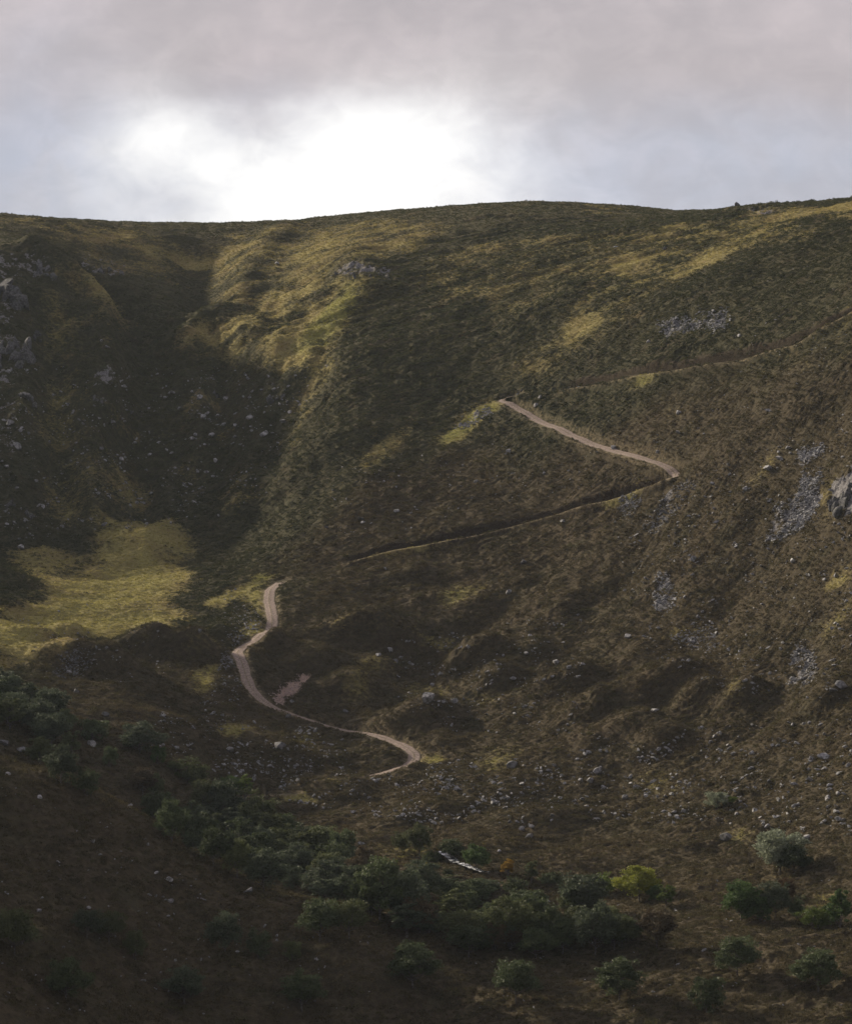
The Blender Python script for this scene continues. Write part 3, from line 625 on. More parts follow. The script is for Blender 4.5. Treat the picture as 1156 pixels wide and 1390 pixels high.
# hand placed boulders: px, py of the foot, width in px, label, dark
BIG = [
 (581, 955, 24, 'big grey boulder with a pale top in the hollow below the heather knolls', 0), (617, 957, 14, 'grey boulder just right of the big boulder below the heather knolls', 0), (587, 934, 9, 'small pale stone perched above the big grey boulder', 0),
 (694, 1046, 21, 'large dark boulder standing alone right of the track hairpin', 1), (619, 1078, 17, 'rounded pale boulder on the stony slope under the track hairpin', 0), (635, 1084, 9, 'small pale boulder beside the rounded one under the track hairpin', 0),
 (813, 1054, 18, 'grey boulder on the lower right slope with a pale face', 0), (1118, 1034, 22, 'tall pointed grey boulder near the right edge', 0), (1101, 1036, 12, 'low boulder leaning against the tall pointed one near the right edge', 1), (1140, 1052, 13, 'boulder just right of and below the tall pointed one', 0),
 (984, 1144, 20, 'dark squat boulder in the grass left of the silvery tree', 1), (1092, 1143, 18, 'flat pale boulder just above the silvery tree', 0), (1088, 1128, 13, 'grey boulder above the flat pale one by the silvery tree', 0), (1150, 1138, 13, 'grey boulder at the right edge level with the silvery tree', 0),
 (889, 970, 16, 'grey boulder on the heather knoll face at the right', 0), (1022, 990, 10, 'small boulder at the foot of the right hand knoll', 1), (1083, 1014, 11, 'pale round boulder left of the scree tongue foot', 0), (984, 1026, 9, 'small grey boulder in the heather left of the pointed boulder', 0), (996, 1028, 11, 'grey boulder beside a small one left of the pointed boulder', 0),
 (1140, 935, 22, 'long flat pale slab of rock on the right hand slope', 0), (1130, 944, 13, 'dark block under the long flat slab on the right', 1), (904, 1156, 8, 'small stone in dark heather above the yellow tree', 0),
 (754, 905, 15, 'grey boulder on the middle slope in dark heather', 0), (750, 924, 9, 'small boulder below the grey one on the middle slope', 0), (696, 924, 10, 'pale small boulder above a stony strip on the middle slope', 0), (690, 808, 12, 'long pale boulder on the open brown slope', 0), (851, 868, 16, 'double grey boulder left of the stony patch', 0), (893, 857, 9, 'small grey boulder under the narrow scree strip', 0),
 (514, 893, 12, 'grey boulder on the dark knoll face', 0), (529, 886, 10, 'pale stone above the boulder on the dark knoll face', 0), (536, 900, 11, 'stone to the right on the dark knoll face', 1), (470, 968, 10, 'low boulder above the thin part of the track', 1),
 (271, 862, 9, 'pale flat rock on top of the small brown knoll', 0), (93, 914, 10, 'white stone on the stony face of the left knoll', 0), (104, 943, 12, 'grey boulder low on the left knoll', 1), (131, 884, 7, 'small white stone on the saddle between the left knolls', 0), (142, 974, 14, 'dark square boulder in the hollow under the left knoll', 1),
 (3, 1012, 24, 'big grey rock among the trees at the left edge', 1), (28, 1022, 18, 'grey rock beside the trees near the left edge', 1), (124, 1014, 20, 'grey slab among heather right of the left trees', 0), (155, 1030, 15, 'dark slab below the grey one right of the left trees', 1),
 (10, 1054, 10, 'pale stone on the near ridge at the left edge', 0), (54, 1087, 10, 'small pale stone sunk in the near ridge', 0), (229, 1200, 13, 'pale streaked boulder on the near brown ridge', 0), (231, 1225, 12, 'grey boulder below the streaked one on the near ridge', 1), (336, 1214, 19, 'pale boulder at the lip of the near ridge by the trees', 0), (228, 1250, 7, 'small stone low on the near ridge', 0),
 (240, 1018, 14, 'grey boulder left of a stony strip below the track', 0), (312, 1022, 16, 'grey stacked boulder below the track on the left', 0), (378, 1018, 22, 'broad dark boulder below the track bend', 1), (345, 1062, 12, 'white stone above the bright green tree', 0), (395, 957, 9, 'small stone beside the pink scar', 0), (392, 979, 10, 'dark stone under the track by the pink scar', 1),
 (302, 1124, 12, 'grey rock at the foot of the tall dark tree', 0), (343, 1120, 10, 'pale rock right of the tall dark tree', 0), (176, 1100, 12, 'grey rock among heather above the near ridge', 0),
 (880, 468, 8, 'small rock on the upper heather slope', 0), (836, 338, 8, 'grey rock high on the golden slope', 0), (902, 340, 8, 'rock high on the golden slope to the right', 1), (1003, 458, 8, 'small rock right of the upper scree', 0), (784, 520, 8, 'small pale rock above the upper hairpin', 0),
 (727, 553, 9, 'pale rock beside the upper track', 0), (733, 545, 8, 'dark rock above the upper track', 1), (832, 605, 11, 'stone cluster rock above the upper track', 0), (892, 612, 8, 'flat pale stone near the upper track end', 0), (920, 590, 10, 'white stone on the slope right of the upper track', 0),
 (1043, 640, 16, 'long pale slab lying on the slope left of the scree', 0), (1057, 625, 13, 'upper pale slab left of the scree', 0), (1069, 612, 9, 'small pale slab at the scree top', 0), (1042, 560, 12, 'pale leaning slab high on the right slope', 0), (920, 565, 12, 'grey block on the right slope above the track', 0), (940, 765, 13, 'pale block on the middle right slope', 0), (1075, 764, 14, 'stone under the big scree', 0), (1061, 802, 7, 'pale little stone under the big scree', 0),
 (270, 545, 13, 'flat pale ledge rock in the dark corrie', 0), (307, 543, 14, 'pale ledge block in the dark corrie', 0), (277, 570, 13, 'light rock below the ledge in the dark corrie', 0), (340, 570, 14, 'pale rock group block right in the corrie', 0), (320, 580, 11, 'pale rock left of the block group in the corrie', 0), (357, 592, 17, 'wide pale rock low in the corrie', 0), (286, 595, 12, 'pale rock in the middle of the corrie', 0), (261, 600, 10, 'long pale rock in the middle of the corrie', 0), (292, 628, 13, 'lowest pale rock in the corrie centre', 0),
 (244, 556, 8, 'small pale rock left in the corrie', 0), (203, 619, 8, 'bright stone in the shaded gully', 0), (137, 612, 9, 'pale stone left of the shaded gully', 0), (198, 641, 6, 'small bright stone low in the shaded gully', 0), (168, 644, 6, 'narrow stone low left of the shaded gully', 0), (385, 575, 12, 'grey rock at the corrie right side', 0), (25, 608, 18, 'pale rock group on the left crag foot', 0), (12, 578, 20, 'grey block on the left crag', 0), (10, 637, 11, 'grey stone under the left crag', 0), (23, 666, 8, 'white stone under the left crag', 0), (28, 746, 14, 'grey stone in the heather left of the green hollow', 0), (138, 466, 7, 'pale stone on the rib above the gully', 0), (146, 475, 8, 'white stone low on the rib above the gully', 0), (376, 360, 9, 'pale rock near the ridge top', 0), (155, 575, 7, 'small rock on the shaded rib', 0),
 (452, 668, 6, 'small stone on the middle heather slope', 0), (443, 720, 8, 'small upright stone on the middle slope left of the traverse', 1), (489, 707, 14, 'dark slab on the middle slope above the traverse', 1), (493, 713, 8, 'pale flat stone under the dark slab', 0), (538, 697, 12, 'flat pale stone above the traverse', 0), (646, 657, 10, 'pale stone on the slope under the upper track', 0), (690, 617, 10, 'grey stone below the upper track', 0), (738, 645, 7, 'white stone below the upper track to the right', 0), (764, 712, 8, 'white stone just under the traverse', 0), (523, 775, 7, 'pale stone below the traverse on the left', 0), (710, 765, 13, 'dark boulder group block under the traverse', 1), (711, 1045, 8, 'pale stone near the large dark boulder', 0),
 (719, 1140, 16, 'pale rock in the heather above the stream trees', 0), (709, 1130, 12, 'slanting pale rock above the stream trees', 0), (722, 1128, 10, 'pale pointed rock above the stream trees', 0), (677, 1162, 7, 'small pale stone above the dark bushes', 0), (741, 1228, 12, 'grey stone pile rock among the dark bushes', 0), (993, 1255, 10, 'pale round stone at the foot of the green bushes', 0), (986, 1251, 5, 'small white stone at the foot of the green bushes', 0), (1155, 1268, 10, 'grey stone at the right edge by the green bushes', 0), (490, 1149, 12, 'grey rock in the heather by the dark trees', 0), (917, 1241, 6, 'tiny white stone right of the yellow tree', 0), (864, 1263, 8, 'stone in the low heather', 0), (1077, 1060, 8, 'upright pale stone above the right hand boulders', 0), (1070, 1080, 9, 'grey stone on the right slope', 0), (1127, 1075, 11, 'round grey boulder below the tall pointed one', 0), (1124, 1090, 12, 'grey boulder in a chain at the right', 0), (1124, 1100, 10, 'lower grey boulder in the chain at the right', 0), (1137, 1118, 13, 'grey boulder at the chain foot at the right', 0),
 (862, 1072, 12, 'dark boulder in the lower right scatter', 1), (877, 1075, 13, 'grey boulder beside the dark one in the lower right scatter', 0), (893, 1085, 9, 'small grey boulder in the lower right scatter', 0), (849, 1087, 11, 'flat boulder at the left of the lower right scatter', 0), (912, 1082, 9, 'flat pale stone right of the lower right scatter', 0), (820, 1108, 8, 'pale stone below the lower right scatter', 0), (914, 1121, 8, 'pale stone in heather under the small pale bush', 0), (801, 1068, 13, 'flat grey boulder left of the lower right scatter', 0), (796, 1085, 9, 'flat small stone left of the lower right scatter', 0),
]
seen = set(); used_pts = []
for px, py, w, lab, dk in BIG:
    c = cast(px, py)
    r = w / F * c[1] / 2 * 1.05
    o = place_rock(c[0], c[1], r, BOULD_D if dk else BOULD, sink=.2); ident(o, lab, 'boulder'); used_pts.append((c[0], c[1]))
lap('boulders')
# anonymous boulders by area, counted up to the limit; the rest are one object of loose stones
AREAS = [  # polygon, number of single boulders, number of loose stones, px size range, phrase, group
 ([(380, 1050), (560, 1050), (640, 1030), (760, 1040), (760, 1120), (640, 1130), (480, 1110), (380, 1090)], 34, 420, (4, 9), 'small grey boulder in the stony heather below the track hairpin', 'boulders below the track hairpin'),
 ([(780, 1000), (1156, 980), (1156, 1140), (960, 1120), (820, 1130), (740, 1080)], 36, 420, (4, 10), 'small grey boulder scattered on the lower right heather slope', 'boulders on the lower right slope'),
 ([(540, 870), (800, 830), (780, 1000), (620, 1000), (540, 960)], 26, 220, (4, 8), 'small boulder among the heather knolls of the middle slope', 'boulders among the middle knolls'),
 ([(820, 700), (1156, 560), (1156, 960), (960, 940), (860, 880)], 30, 620, (4, 8), 'small grey boulder on the stony right hand slope', 'boulders on the right hand slope'),
 ([(220, 960), (480, 1000), (480, 1050), (330, 1070), (200, 1020)], 18, 260, (4, 8), 'small stone in the heather under the lower track', 'stones under the lower track'),
 ([(0, 500), (420, 500), (360, 700), (0, 740)], 42, 520, (4, 10), 'small pale rock in the shaded corrie wall', 'rocks in the shaded corrie'),
 ([(420, 640), (880, 560), (880, 650), (460, 740)], 14, 120, (3, 6), 'small stone on the heather slope between the two upper tracks', 'stones between the upper tracks'),
 ([(300, 800), (362, 800), (355, 860), (300, 900), (270, 960), (330, 960), (300, 900)], 12, 170, (3, 6), 'small grey stone on the bank left of the winding track', 'stones beside the winding track'),
 ([(1090, 300), (1156, 380), (1156, 520), (900, 620), (800, 620), (960, 520)], 8, 90, (3, 5), 'small stone on the upper right heather slope', 'stones on the upper right slope'),
 ([(0, 1050), (200, 1140), (330, 1230), (560, 1290), (500, 1380), (0, 1380)], 8, 90, (3, 7), 'small stone in the near brown ridge', 'stones in the near ridge'),
 ([(640, 1190), (1156, 1180), (1156, 1380), (640, 1380)], 8, 60, (3, 6), 'small stone in the low heather at the valley foot', 'stones in the valley foot'),
 ([(20, 840), (240, 800), (230, 930), (60, 930)], 8, 70, (3, 6), 'small stone around the green hollow and its knolls', 'stones around the green hollow'),
]
def inpoly(p, pp):
    x, y = p; ins = False; n_ = len(pp)
    for i in range(n_):
        (ax, ay), (bx, by) = pp[i], pp[(i + 1) % n_]
        if (ay > y) != (by > y) and x < (bx - ax) * (y - ay) / (by - ay) + ax: ins = not ins
    return ins
def rnd_in(pp, clump=None):
    xs = [a for a, b in pp]; ys = [b for a, b in pp]
    while True:
        p = (random.uniform(min(xs), max(xs)), random.uniform(min(ys), max(ys)))
        if inpoly(p, pp):
            if clump is None: return p
            if float(pn(np.array([p[0] / 45 + 3]), np.array([p[1] / 22]), clump)[0]) > random.uniform(-.25, .35): return p
def onroad(x, y, lim=3.0):
    return ((tline - np.array([x, y])) ** 2).sum(1).min() < lim * lim
def stones_mesh(items, name, material, geos, smooth=False):
    """items: (x, y, z, r, flat)"""
    vs, fs = [], []; k = 0
    for x, y, z, r, fl in items:
        v, f = geos[random.randrange(len(geos))]
        a = random.uniform(0, 6.28); ca, sa = math.cos(a), math.sin(a); tx = random.uniform(-.5, .5)
        q = v * np.array([r * random.uniform(.8, 1.3), r * random.uniform(.6, 1), r * fl])
        q = np.c_[q[:, 0] * ca - q[:, 1] * sa, q[:, 0] * sa + q[:, 1] * ca, q[:, 2] + tx * q[:, 0]]
        vs.append(q + np.array([x, y, z])); fs.append(f + k); k += len(v)
    return pymesh(name, np.concatenate(vs), np.concatenate(fs), material, smooth)
G1 = [rock_geo(rr, ICO1, .7, 4, .08) for _ in range(8)]; G2 = [rock_geo(rr, ICO2, .75, 8, .04) for _ in range(8)]
def ground_many(xy):
    xy = np.array(xy); return height(xy[:, 0], xy[:, 1])[0]
loose = []
for ai, (pp, nb, ns, sz, lab, grp) in enumerate(AREAS):
    for _ in range(nb):
        p = rnd_in(pp, 200 + ai); c = cast(*p)
        if c is None or onroad(c[0], c[1]): continue
        w = sz[0] + (sz[1] - sz[0]) * random.random() ** 1.8; r = w / F * c[1] / 2
        o = place_rock(c[0], c[1], r, sink=.15, meshes=BOULD if random.random() < .8 else BOULD_D); ident(o, lab, 'boulder', grp)
    for _ in range(int(ns * 1.8)):
        p = rnd_in(pp, 200 + ai); c = cast(*p)
        if c is None or onroad(c[0], c[1], 2.6): continue
        loose.append((c[0], c[1], (.7 + (sz[1] * .75 - .7) * random.random() ** 3.2) * .135))
gz = ground_many([(a, b) for a, b, r in loose])
lm = stones_mesh([(a, b, z + .28, max(.25, r), .85) for (a, b, r), z in zip(loose, gz)], 'loose_stones', M_PALE, G2)
o = bpy.data.objects.new('loose_stones', lm); C.objects.link(o); ident(o, 'countless small grey stones strewn through the heather of the whole hillside', 'stones', kind='stuff')
lap('stones')
# scree
SCREE = [
 ([(893, 440), (925, 432), (955, 424), (985, 421), (990, 436), (982, 450), (965, 448), (950, 440), (925, 450), (905, 459)], 420, .55, 'grey scree patch high on the upper right heather slope', M_SCREE),
 ([(1085, 612), (1118, 606), (1113, 660), (1108, 690), (1085, 722), (1060, 736), (1040, 735), (1052, 705), (1052, 685), (1082, 680), (1090, 650)], 1100, .55, 'large grey scree tongue below the crag on the right', M_SCREE),
 ([(888, 783), (903, 780), (918, 815), (908, 828), (890, 828)], 260, .5, 'narrow grey scree strip in the middle of the right slope', M_SCREE),
 ([(618, 583), (645, 562), (662, 553), (666, 562), (640, 580)], 130, .45, 'thin tongue of grey stones below the upper hairpin', M_SCREE),
 ([(842, 682), (872, 672), (868, 684), (850, 704), (838, 700)], 130, .5, 'small stony spill below the grassy track verge', M_SCREE),
 ([(905, 668), (940, 650), (950, 668), (900, 716), (880, 730), (870, 722)], 170, .5, 'broken line of grey stones under the right hand track bend', M_SCREE),
 ([(1083, 872), (1105, 870), (1106, 925), (1066, 932), (1066, 918)], 230, .5, 'grey scree tongue low on the right hand slope', M_SCREE),
 ([(905, 868), (965, 850), (975, 880), (950, 905), (930, 880)], 150, .45, 'sparse stony patch above the right hand knoll', M_SCREE),
 ([(368, 946), (410, 914), (424, 911), (420, 922), (398, 947), (376, 957)], 130, .4, 'pinkish gravel scar beside the lower track', M_PINK),
 ([(310, 880), (330, 890), (332, 935), (318, 925), (300, 900)], 110, .45, 'grey stones spilling from the outer edge of the winding track', M_SCREE),
 ([(75, 890), (125, 884), (125, 920), (72, 925)], 110, .5, 'stony grey face of the left knoll', M_SCREE),
]
for pp, k, r0, lab, mt in SCREE:
    it = []
    for _ in range(int(k * 2.6)):
        q_ = rnd_in([(a + 0, b_) for a, b_ in pp], 300); q_ = (q_[0] + random.gauss(0, 2.5), q_[1] + random.gauss(0, 2.5)); c = cast(*q_)
        if not onroad(c[0], c[1], 2.3): it.append((c[0], c[1], r0 * .85 * random.uniform(.35, 1.35) * (1.6 if random.random() < .05 else 1)))
    gz = ground_many([(a, b) for a, b, r in it])
    o = bpy.data.objects.new('scree', stones_mesh([(a, b, z + .15 * r, r, .75) for (a, b, r), z in zip(it, gz)], 'scree', mt, G2)); C.objects.link(o)
    ident(o, lab, 'scree', kind='stuff')
lap('scree')
# crags: stacks of fractured blocks, one thing each
def crag(px, py, wpx, hpx, nblk, lab, lean=0.0, seed=1, name='rock_outcrop', material=None):
    rg = np.random.default_rng(seed); c = cast(px, py); s = c[1] / F; w = wpx * s; h = hpx * s
    vs, fs = [], []; k = 0
    for i in range(nblk):
        v, f = rock_geo(rg, ICO3, 1.0, 14, .018); t = rg.random()
        bx = rg.uniform(-.5, .5) * w; bz = t * h * .85; by = bz * .9 + rg.uniform(-.5, .5)
        r = min(w, h) * rg.uniform(.18, .42) if nblk > 2 else min(w, h) * .5
        q = v * np.array([r * rg.uniform(.5, .9), r * rg.uniform(.5, 1), r * rg.uniform(.9, 1.8)])
        a = rg.uniform(-.4, .4) + lean; ca, sa = math.cos(a), math.sin(a)
        q = np.c_[q[:, 0] * ca + q[:, 2] * sa, q[:, 1], -q[:, 0] * sa + q[:, 2] * ca]
        zz = ground(c[0] + bx, c[1] + by) - c[2]
        vs.append(q + np.array([bx, by, zz + r * .15])); fs.append(f + k); k += len(v)
    o = bpy.data.objects.new(name, pymesh(name, np.concatenate(vs), np.concatenate(fs), material or M_CRAG)); C.objects.link(o); o.location = c; ident(o, lab, 'rock'); return o
for i, a in enumerate([
 (1148, 690, 30, 52, 16, 'dark leaning crag with vertical slabs at the right edge', .25), (1128, 684, 12, 20, 4, 'small dark crag at the left foot of the right edge crag', .2),
 (8, 420, 40, 70, 16, 'high grey crag at the left edge under the skyline', 0), (60, 376, 26, 26, 8, 'grey crag at the end of the golden rib', 0), (12, 500, 44, 60, 15, 'middle grey crag at the left edge', .1),
 (38, 545, 24, 30, 7, 'broken grey crag right of the left edge crags', 0), (135, 552, 16, 26, 5, 'narrow crag on the shaded rib', 0), (150, 370, 40, 14, 6, 'low dark rock band under the ridge on the left', 0), (52, 470, 18, 26, 6, 'small grey crag between the left edge crags and the rib', 0),
 (454, 374, 16, 9, 5, 'small crag on the left of the upper grass slope', 0), (480, 380, 14, 10, 5, 'middle small crag on the upper grass slope', 0), (511, 378, 18, 8, 5, 'right small crag on the upper grass slope', 0),
 (380, 545, 40, 16, 7, 'low rock band on the right of the shaded corrie', 0), (300, 545, 26, 12, 5, 'rock band in the middle of the shaded corrie', 0), (30, 700, 40, 20, 6, 'low crag at the left foot of the shaded wall', 0), (700, 535, 26, 10, 5, 'low dark rocks above the upper hairpin', 0),
 (565, 300, 3, 2, 1, 'tiny stone on the ridge', 0)][:-1]):
    crag(*a, seed=30 + i)
# rocks standing on the skyline
def sky_rock(px, w, hh, lab, seed):
    u = (px - CX) / F; Y = np.arange(1000, 1500, 1.0); z = samp(H, u * Y, Y); _, q = projpx(u * Y, Y, z); k = int(q.argmin()); y = Y[k] - 2; x = u * y
    rg = np.random.default_rng(seed); s = y / F; vs, fs = [], []; kk = 0
    for dx, r, hz in [(0, .5, 1), (-.35, .3, .6), (.45, .38, .5), (.9, .25, .25)]:
        v, f = rock_geo(rg, ICO3, 1, 14, .02); q = v * np.array([w * s * r * .6, w * s * r * .5, hh * s * hz * .75]); vs.append(q + np.array([dx * w * s * .5, rg.uniform(-.5, .5), hh * s * hz * .3])); fs.append(f + kk); kk += len(v)
    o = bpy.data.objects.new('rock_outcrop', pymesh('rock_outcrop', np.concatenate(vs), np.concatenate(fs), M_DARK)); C.objects.link(o); o.location = (x, y, ground(x, y)); ident(o, lab, 'rock')
sky_rock(1002, 15, 9, 'dark rock standing up on the skyline at the right', 3)
sky_rock(1040, 26, 4, 'low row of rocks on the skyline right of the standing rock', 4)
lap('crags')

# ------------------------------------------------------------------ stream
m, nt, b = mat('white_water'); N = NB(nt); pos = N.n('ShaderNodeNewGeometry').outputs['Position']
c = N.mix(N.ramp(N.noise(.8, 4, pos, .7), .5, .58), (.03, .035, .04), (.8, .82, .84)); N.link(c, b.inputs['Base Color']); b.inputs['Roughness'].default_value = .25; b.inputs['Specular IOR Level'].default_value = .5
spx_ = [(594, 1165), (602, 1168), (612, 1172), (626, 1179), (638, 1184), (650, 1189), (660, 1192)]
sw = catmull([cast(a, b_)[:2] for a, b_ in spx_], .6)
tg = np.gradient(sw, axis=0); tg /= np.linalg.norm(tg, axis=1)[:, None]; sn = np.c_[-tg[:, 1], tg[:, 0]]
so = np.linspace(-1, 1, 7)[None] * (1.0 + .6 * pn(np.arange(len(sw)) / 4, np.zeros(len(sw)), 4))[:, None]
SX = sw[:, :1] + sn[:, :1] * so; SY = sw[:, 1:] + sn[:, 1:] * so
g_ = height(SX, SY)[0]; base = np.convolve(np.pad(g_.mean(1), 3, mode='edge'), np.ones(7) / 7, 'valid')
SZ = base[:, None] + .75 + .22 * pn(SX / .5, SY / .5, 12)
sm = grid_mesh('stream', SX, SY, SZ); sm.materials.append(m); o = bpy.data.objects.new('stream', sm); C.objects.link(o); ident(o, kind='structure')

# ------------------------------------------------------------------ trees
def leaf_material(name, lo, hi, trans=.25):
    m, nt, b = mat(name); N = NB(nt); g = N.n('ShaderNodeNewGeometry'); pos = g.outputs['Position']; oi = N.n('ShaderNodeObjectInfo').outputs['Random']
    isl = g.outputs['Random Per Island']
    c = N.mix(N.m('ADD', N.m('MULTIPLY', isl, .5), N.m('MULTIPLY', N.noise(.7, 2, pos), .5)), lo, hi)
    hs = N.n('ShaderNodeHueSaturation'); N.link(N.m('ADD', N.m('MULTIPLY', oi, .5), .75), hs.inputs['Value']); N.link(c, hs.inputs['Color']); c = hs.outputs[0]
    N.link(c, b.inputs['Base Color']); b.inputs['Roughness'].default_value = .7; b.inputs['Specular IOR Level'].default_value = .2
    tr = N.n('ShaderNodeBsdfTranslucent'); N.link(c, tr.inputs[0]); mx_ = N.n('ShaderNodeMixShader'); mx_.inputs[0].default_value = trans
    N.link(b.outputs[0], mx_.inputs[1]); N.link(tr.outputs[0], mx_.inputs[2]); N.link(mx_.outputs[0], nt.nodes['Material Output'].inputs[0]); return m
LM = {
 'dark': leaf_material('leaf_dark', (.038, .053, .026), (.092, .115, .050)), 'blue': leaf_material('leaf_blue_green', (.044, .058, .036), (.100, .122, .070)), 'olive': leaf_material('leaf_olive', (0.054, 0.065, 0.028), (0.116, 0.132, 0.054)),
 'green': leaf_material('leaf_green', (.03, .055, .02), (.075, .115, .035), .3), 'bright': leaf_material('leaf_bright_green', (.06, .09, .02), (.13, .17, .04), .35), 'yellow': leaf_material('leaf_yellow_green', (.12, .13, .02), (.25, .27, .045), .35),
 'gold': leaf_material('leaf_gold', (.22, .13, .02), (.40, .26, .05), .4), 'silver': leaf_material('leaf_silver', (.14, .165, .11), (.30, .33, .23), .25), 'brown': leaf_material('leaf_brown', (0.054, 0.046, 0.028), (0.116, 0.085, 0.046)), 'red': leaf_material('leaf_russet', (.055, .036, .020), (.11, .07, .036)),
}
M_BARK, nt, b = mat('bark'); b.inputs['Base Color'].default_value = (.07, .06, .05, 1)
N = NB(nt); N.link(N.mix(N.ramp(N.noise(4, 4, N.n('ShaderNodeNewGeometry').outputs['Position']), .35, .65), (.04, .034, .03), (.16, .15, .14)), b.inputs['Base Color'])
def tube(path, rad, sides=6):
    path = np.array(path); vs = []; n_ = len(path)
    for i in range(n_):
        t = path[min(i + 1, n_ - 1)] - path[max(i - 1, 0)]; t /= np.linalg.norm(t) + 1e-9
        a = np.cross(t, [1, .2, 0]); a /= np.linalg.norm(a) + 1e-9; bb = np.cross(t, a)
        for s in range(sides):
            an = 2 * math.pi * s / sides; vs.append(path[i] + rad[i] * (math.cos(an) * a + math.sin(an) * bb))
    fs = [[i * sides + s, i * sides + (s + 1) % sides, (i + 1) * sides + (s + 1) % sides, (i + 1) * sides + s] for i in range(n_ - 1) for s in range(sides)]
    return np.array(vs), np.array(fs)
def make_tree(seed, ht, w, kind, leaf=.21, dens=1.0):
    """real trunk, limbs and leaf clumps, in metres; returns trunk mesh and crown mesh arrays"""
    rg = np.random.default_rng(seed); V, Fa = [], []; k = 0; tips = []
    lean = rg.normal(0, .05, 2)
    stems = 1 if kind in ('round', 'tall') else 4
    cz, rz, rw = (.56, .43, .5) if kind != 'bush' else (.46, .5, .5)
    nC = {'round': 34, 'tall': 22, 'bush': 22}[kind]; cen = []
    tries = 0
    while len(cen) < nC and tries < 4000:
        tries += 1
        d = rg.normal(size=3); d /= np.linalg.norm(d); q = rg.uniform(.5, .86)
        if d[2] < -.75: continue
        lob = 1 + .16 * math.sin(3 * math.atan2(d[1], d[0]) + seed) + .08 * math.sin(5 * d[2] + seed)
        p = np.array([d[0] * w * rw * q * lob, d[1] * w * rw * q * lob, ht * (cz + rz * q * d[2] * (1.1 if d[2] > 0 else .85))])
        if all(np.linalg.norm((p - c2) / [w, w, ht]) > .145 for c2 in cen): cen.append(p)
    for s in range(stems):
        n_ = 7; hh = ht * (.74 if stems == 1 else .55)
        b0 = np.array([0, 0, -.6]) if stems == 1 else np.array([*rg.normal(0, w * .07, 2), -.6])
        spread = np.array([0, 0]) if stems == 1 else rg.normal(0, w * .18, 2)
        path = [b0 + np.array([(lean[0] * hh + spread[0]) * (i / n_) ** 1.2 + rg.normal(0, .06) * i / n_, (lean[1] * hh + spread[1]) * (i / n_) ** 1.2 + rg.normal(0, .06) * i / n_, (hh + .6) * i / n_]) for i in range(n_ + 1)]
        r0 = .024 * ht * (1 if stems == 1 else .6); rad = [r0 * (1 - .8 * i / n_) for i in range(n_ + 1)]
        v, f = tube(path, rad); V.append(v); Fa.append(f + k); k += len(v)
        for p in cen[s::stems]:
            t = np.clip((p[2] / ht - .12) * 1.0, .18, .93); i = min(int(t * n_), n_ - 1); p0 = path[i] + (path[i + 1] - path[i]) * (t * n_ - i)
            lp = [p0 + (p - p0) * e + np.array([0, 0, -.05 * w * math.sin(e * 3.14)]) + rg.normal(0, .07, 3) * math.sin(e * 3.14) for e in (0, .3, .6, 1)]
            v, f = tube(lp, [r0 * .36 * (1 - .25 * q) for q in range(4)], 5); V.append(v); Fa.append(f + k); k += len(v)
    LV, LF = [], []; kk = 0
    for p in cen:
        cr0 = w * rg.uniform(.12, .19)
        for c_ in range(3):
            cr = cr0 * rg.uniform(.55, .9); ctr = p + rg.normal(0, cr0 * .5, 3)
            nlf = int(75 * dens * rg.uniform(.6, 1.2))
            d = rg.normal(size=(nlf, 3)); d /= np.linalg.norm(d, axis=1)[:, None]; rr_ = cr * rg.random(nlf) ** .5
            pc = ctr + d * rr_[:, None] * np.array([1.15, 1.15, .75]); pc[:, 2] = np.maximum(pc[:, 2], .1 * ht if kind != 'bush' else .1)
            a = rg.normal(size=(nlf, 3)) + d * .3; a /= np.linalg.norm(a, axis=1)[:, None]; bb = np.cross(a, rg.normal(size=(nlf, 3))); bb /= np.linalg.norm(bb, axis=1)[:, None] + 1e-9
            s_ = leaf * rg.uniform(.6, 1.3, (nlf, 1)); a *= s_; bb *= s_ * .7
            q = np.stack([pc - a, pc - bb * .9, pc + a, pc + bb * .9], 1).reshape(-1, 3); LV.append(q); LF.append(np.arange(kk, kk + 4 * nlf).reshape(-1, 4)); kk += 4 * nlf
    return (np.concatenate(V), np.concatenate(Fa)), (np.concatenate(LV), np.concatenate(LF))
PROTO = {'round': [], 'bush': [], 'tall': []}
for i in range(7):
    PROTO['round'].append(make_tree(100 + i, 8, 7.6 + (i % 3) * .6, 'round'))
for i in range(4): PROTO['bush'].append(make_tree(200 + i, 5, 6, 'bush', .18, .8))
for i in range(3): PROTO['tall'].append(make_tree(300 + i, 8, 4.2, 'tall', .19))
MESHES = {}
for kd, l in PROTO.items():
    MESHES[kd] = [(pymesh('trunk', *t, M_BARK, True), pymesh('crown', *c_, LM['dark']), (np.percentile(c_[0][:, 2], 99.5), np.ptp(np.percentile(c_[0][:, 0], (1, 99))))) for t, c_ in l]
def tree(px, py, wpx, hpx, kd, col, lab, cat='tree', group=None):
    c = cast(px, py)
    s = c[1] / F; name = {'round': 'birch_tree', 'bush': 'bush', 'tall': 'young_tree'}[kd]
    tm_, cm_, (H_, W_) = random.choice(MESHES[kd])
    root = bpy.data.objects.new(name, None); C.objects.link(root); root.empty_display_size = .5
    root.location = (c[0], c[1], ground(c[0], c[1]) + .1); root.rotation_euler = (0, 0, random.uniform(0, 6.28)); root.scale = (wpx * s / W_, wpx * s / W_, hpx * s / H_)
    for nm, me_ in (('trunk', tm_), ('crown', cm_)):
        o = bpy.data.objects.new(nm, me_); C.objects.link(o); o.parent = root
        if nm == 'crown': o.material_slots[0].link = 'OBJECT'; o.material_slots[0].material = LM[col]
    ident(root, lab, cat, group)
GA = ('dark blue green birch in the clump at the left edge above the near ridge', 'trees at the left edge')
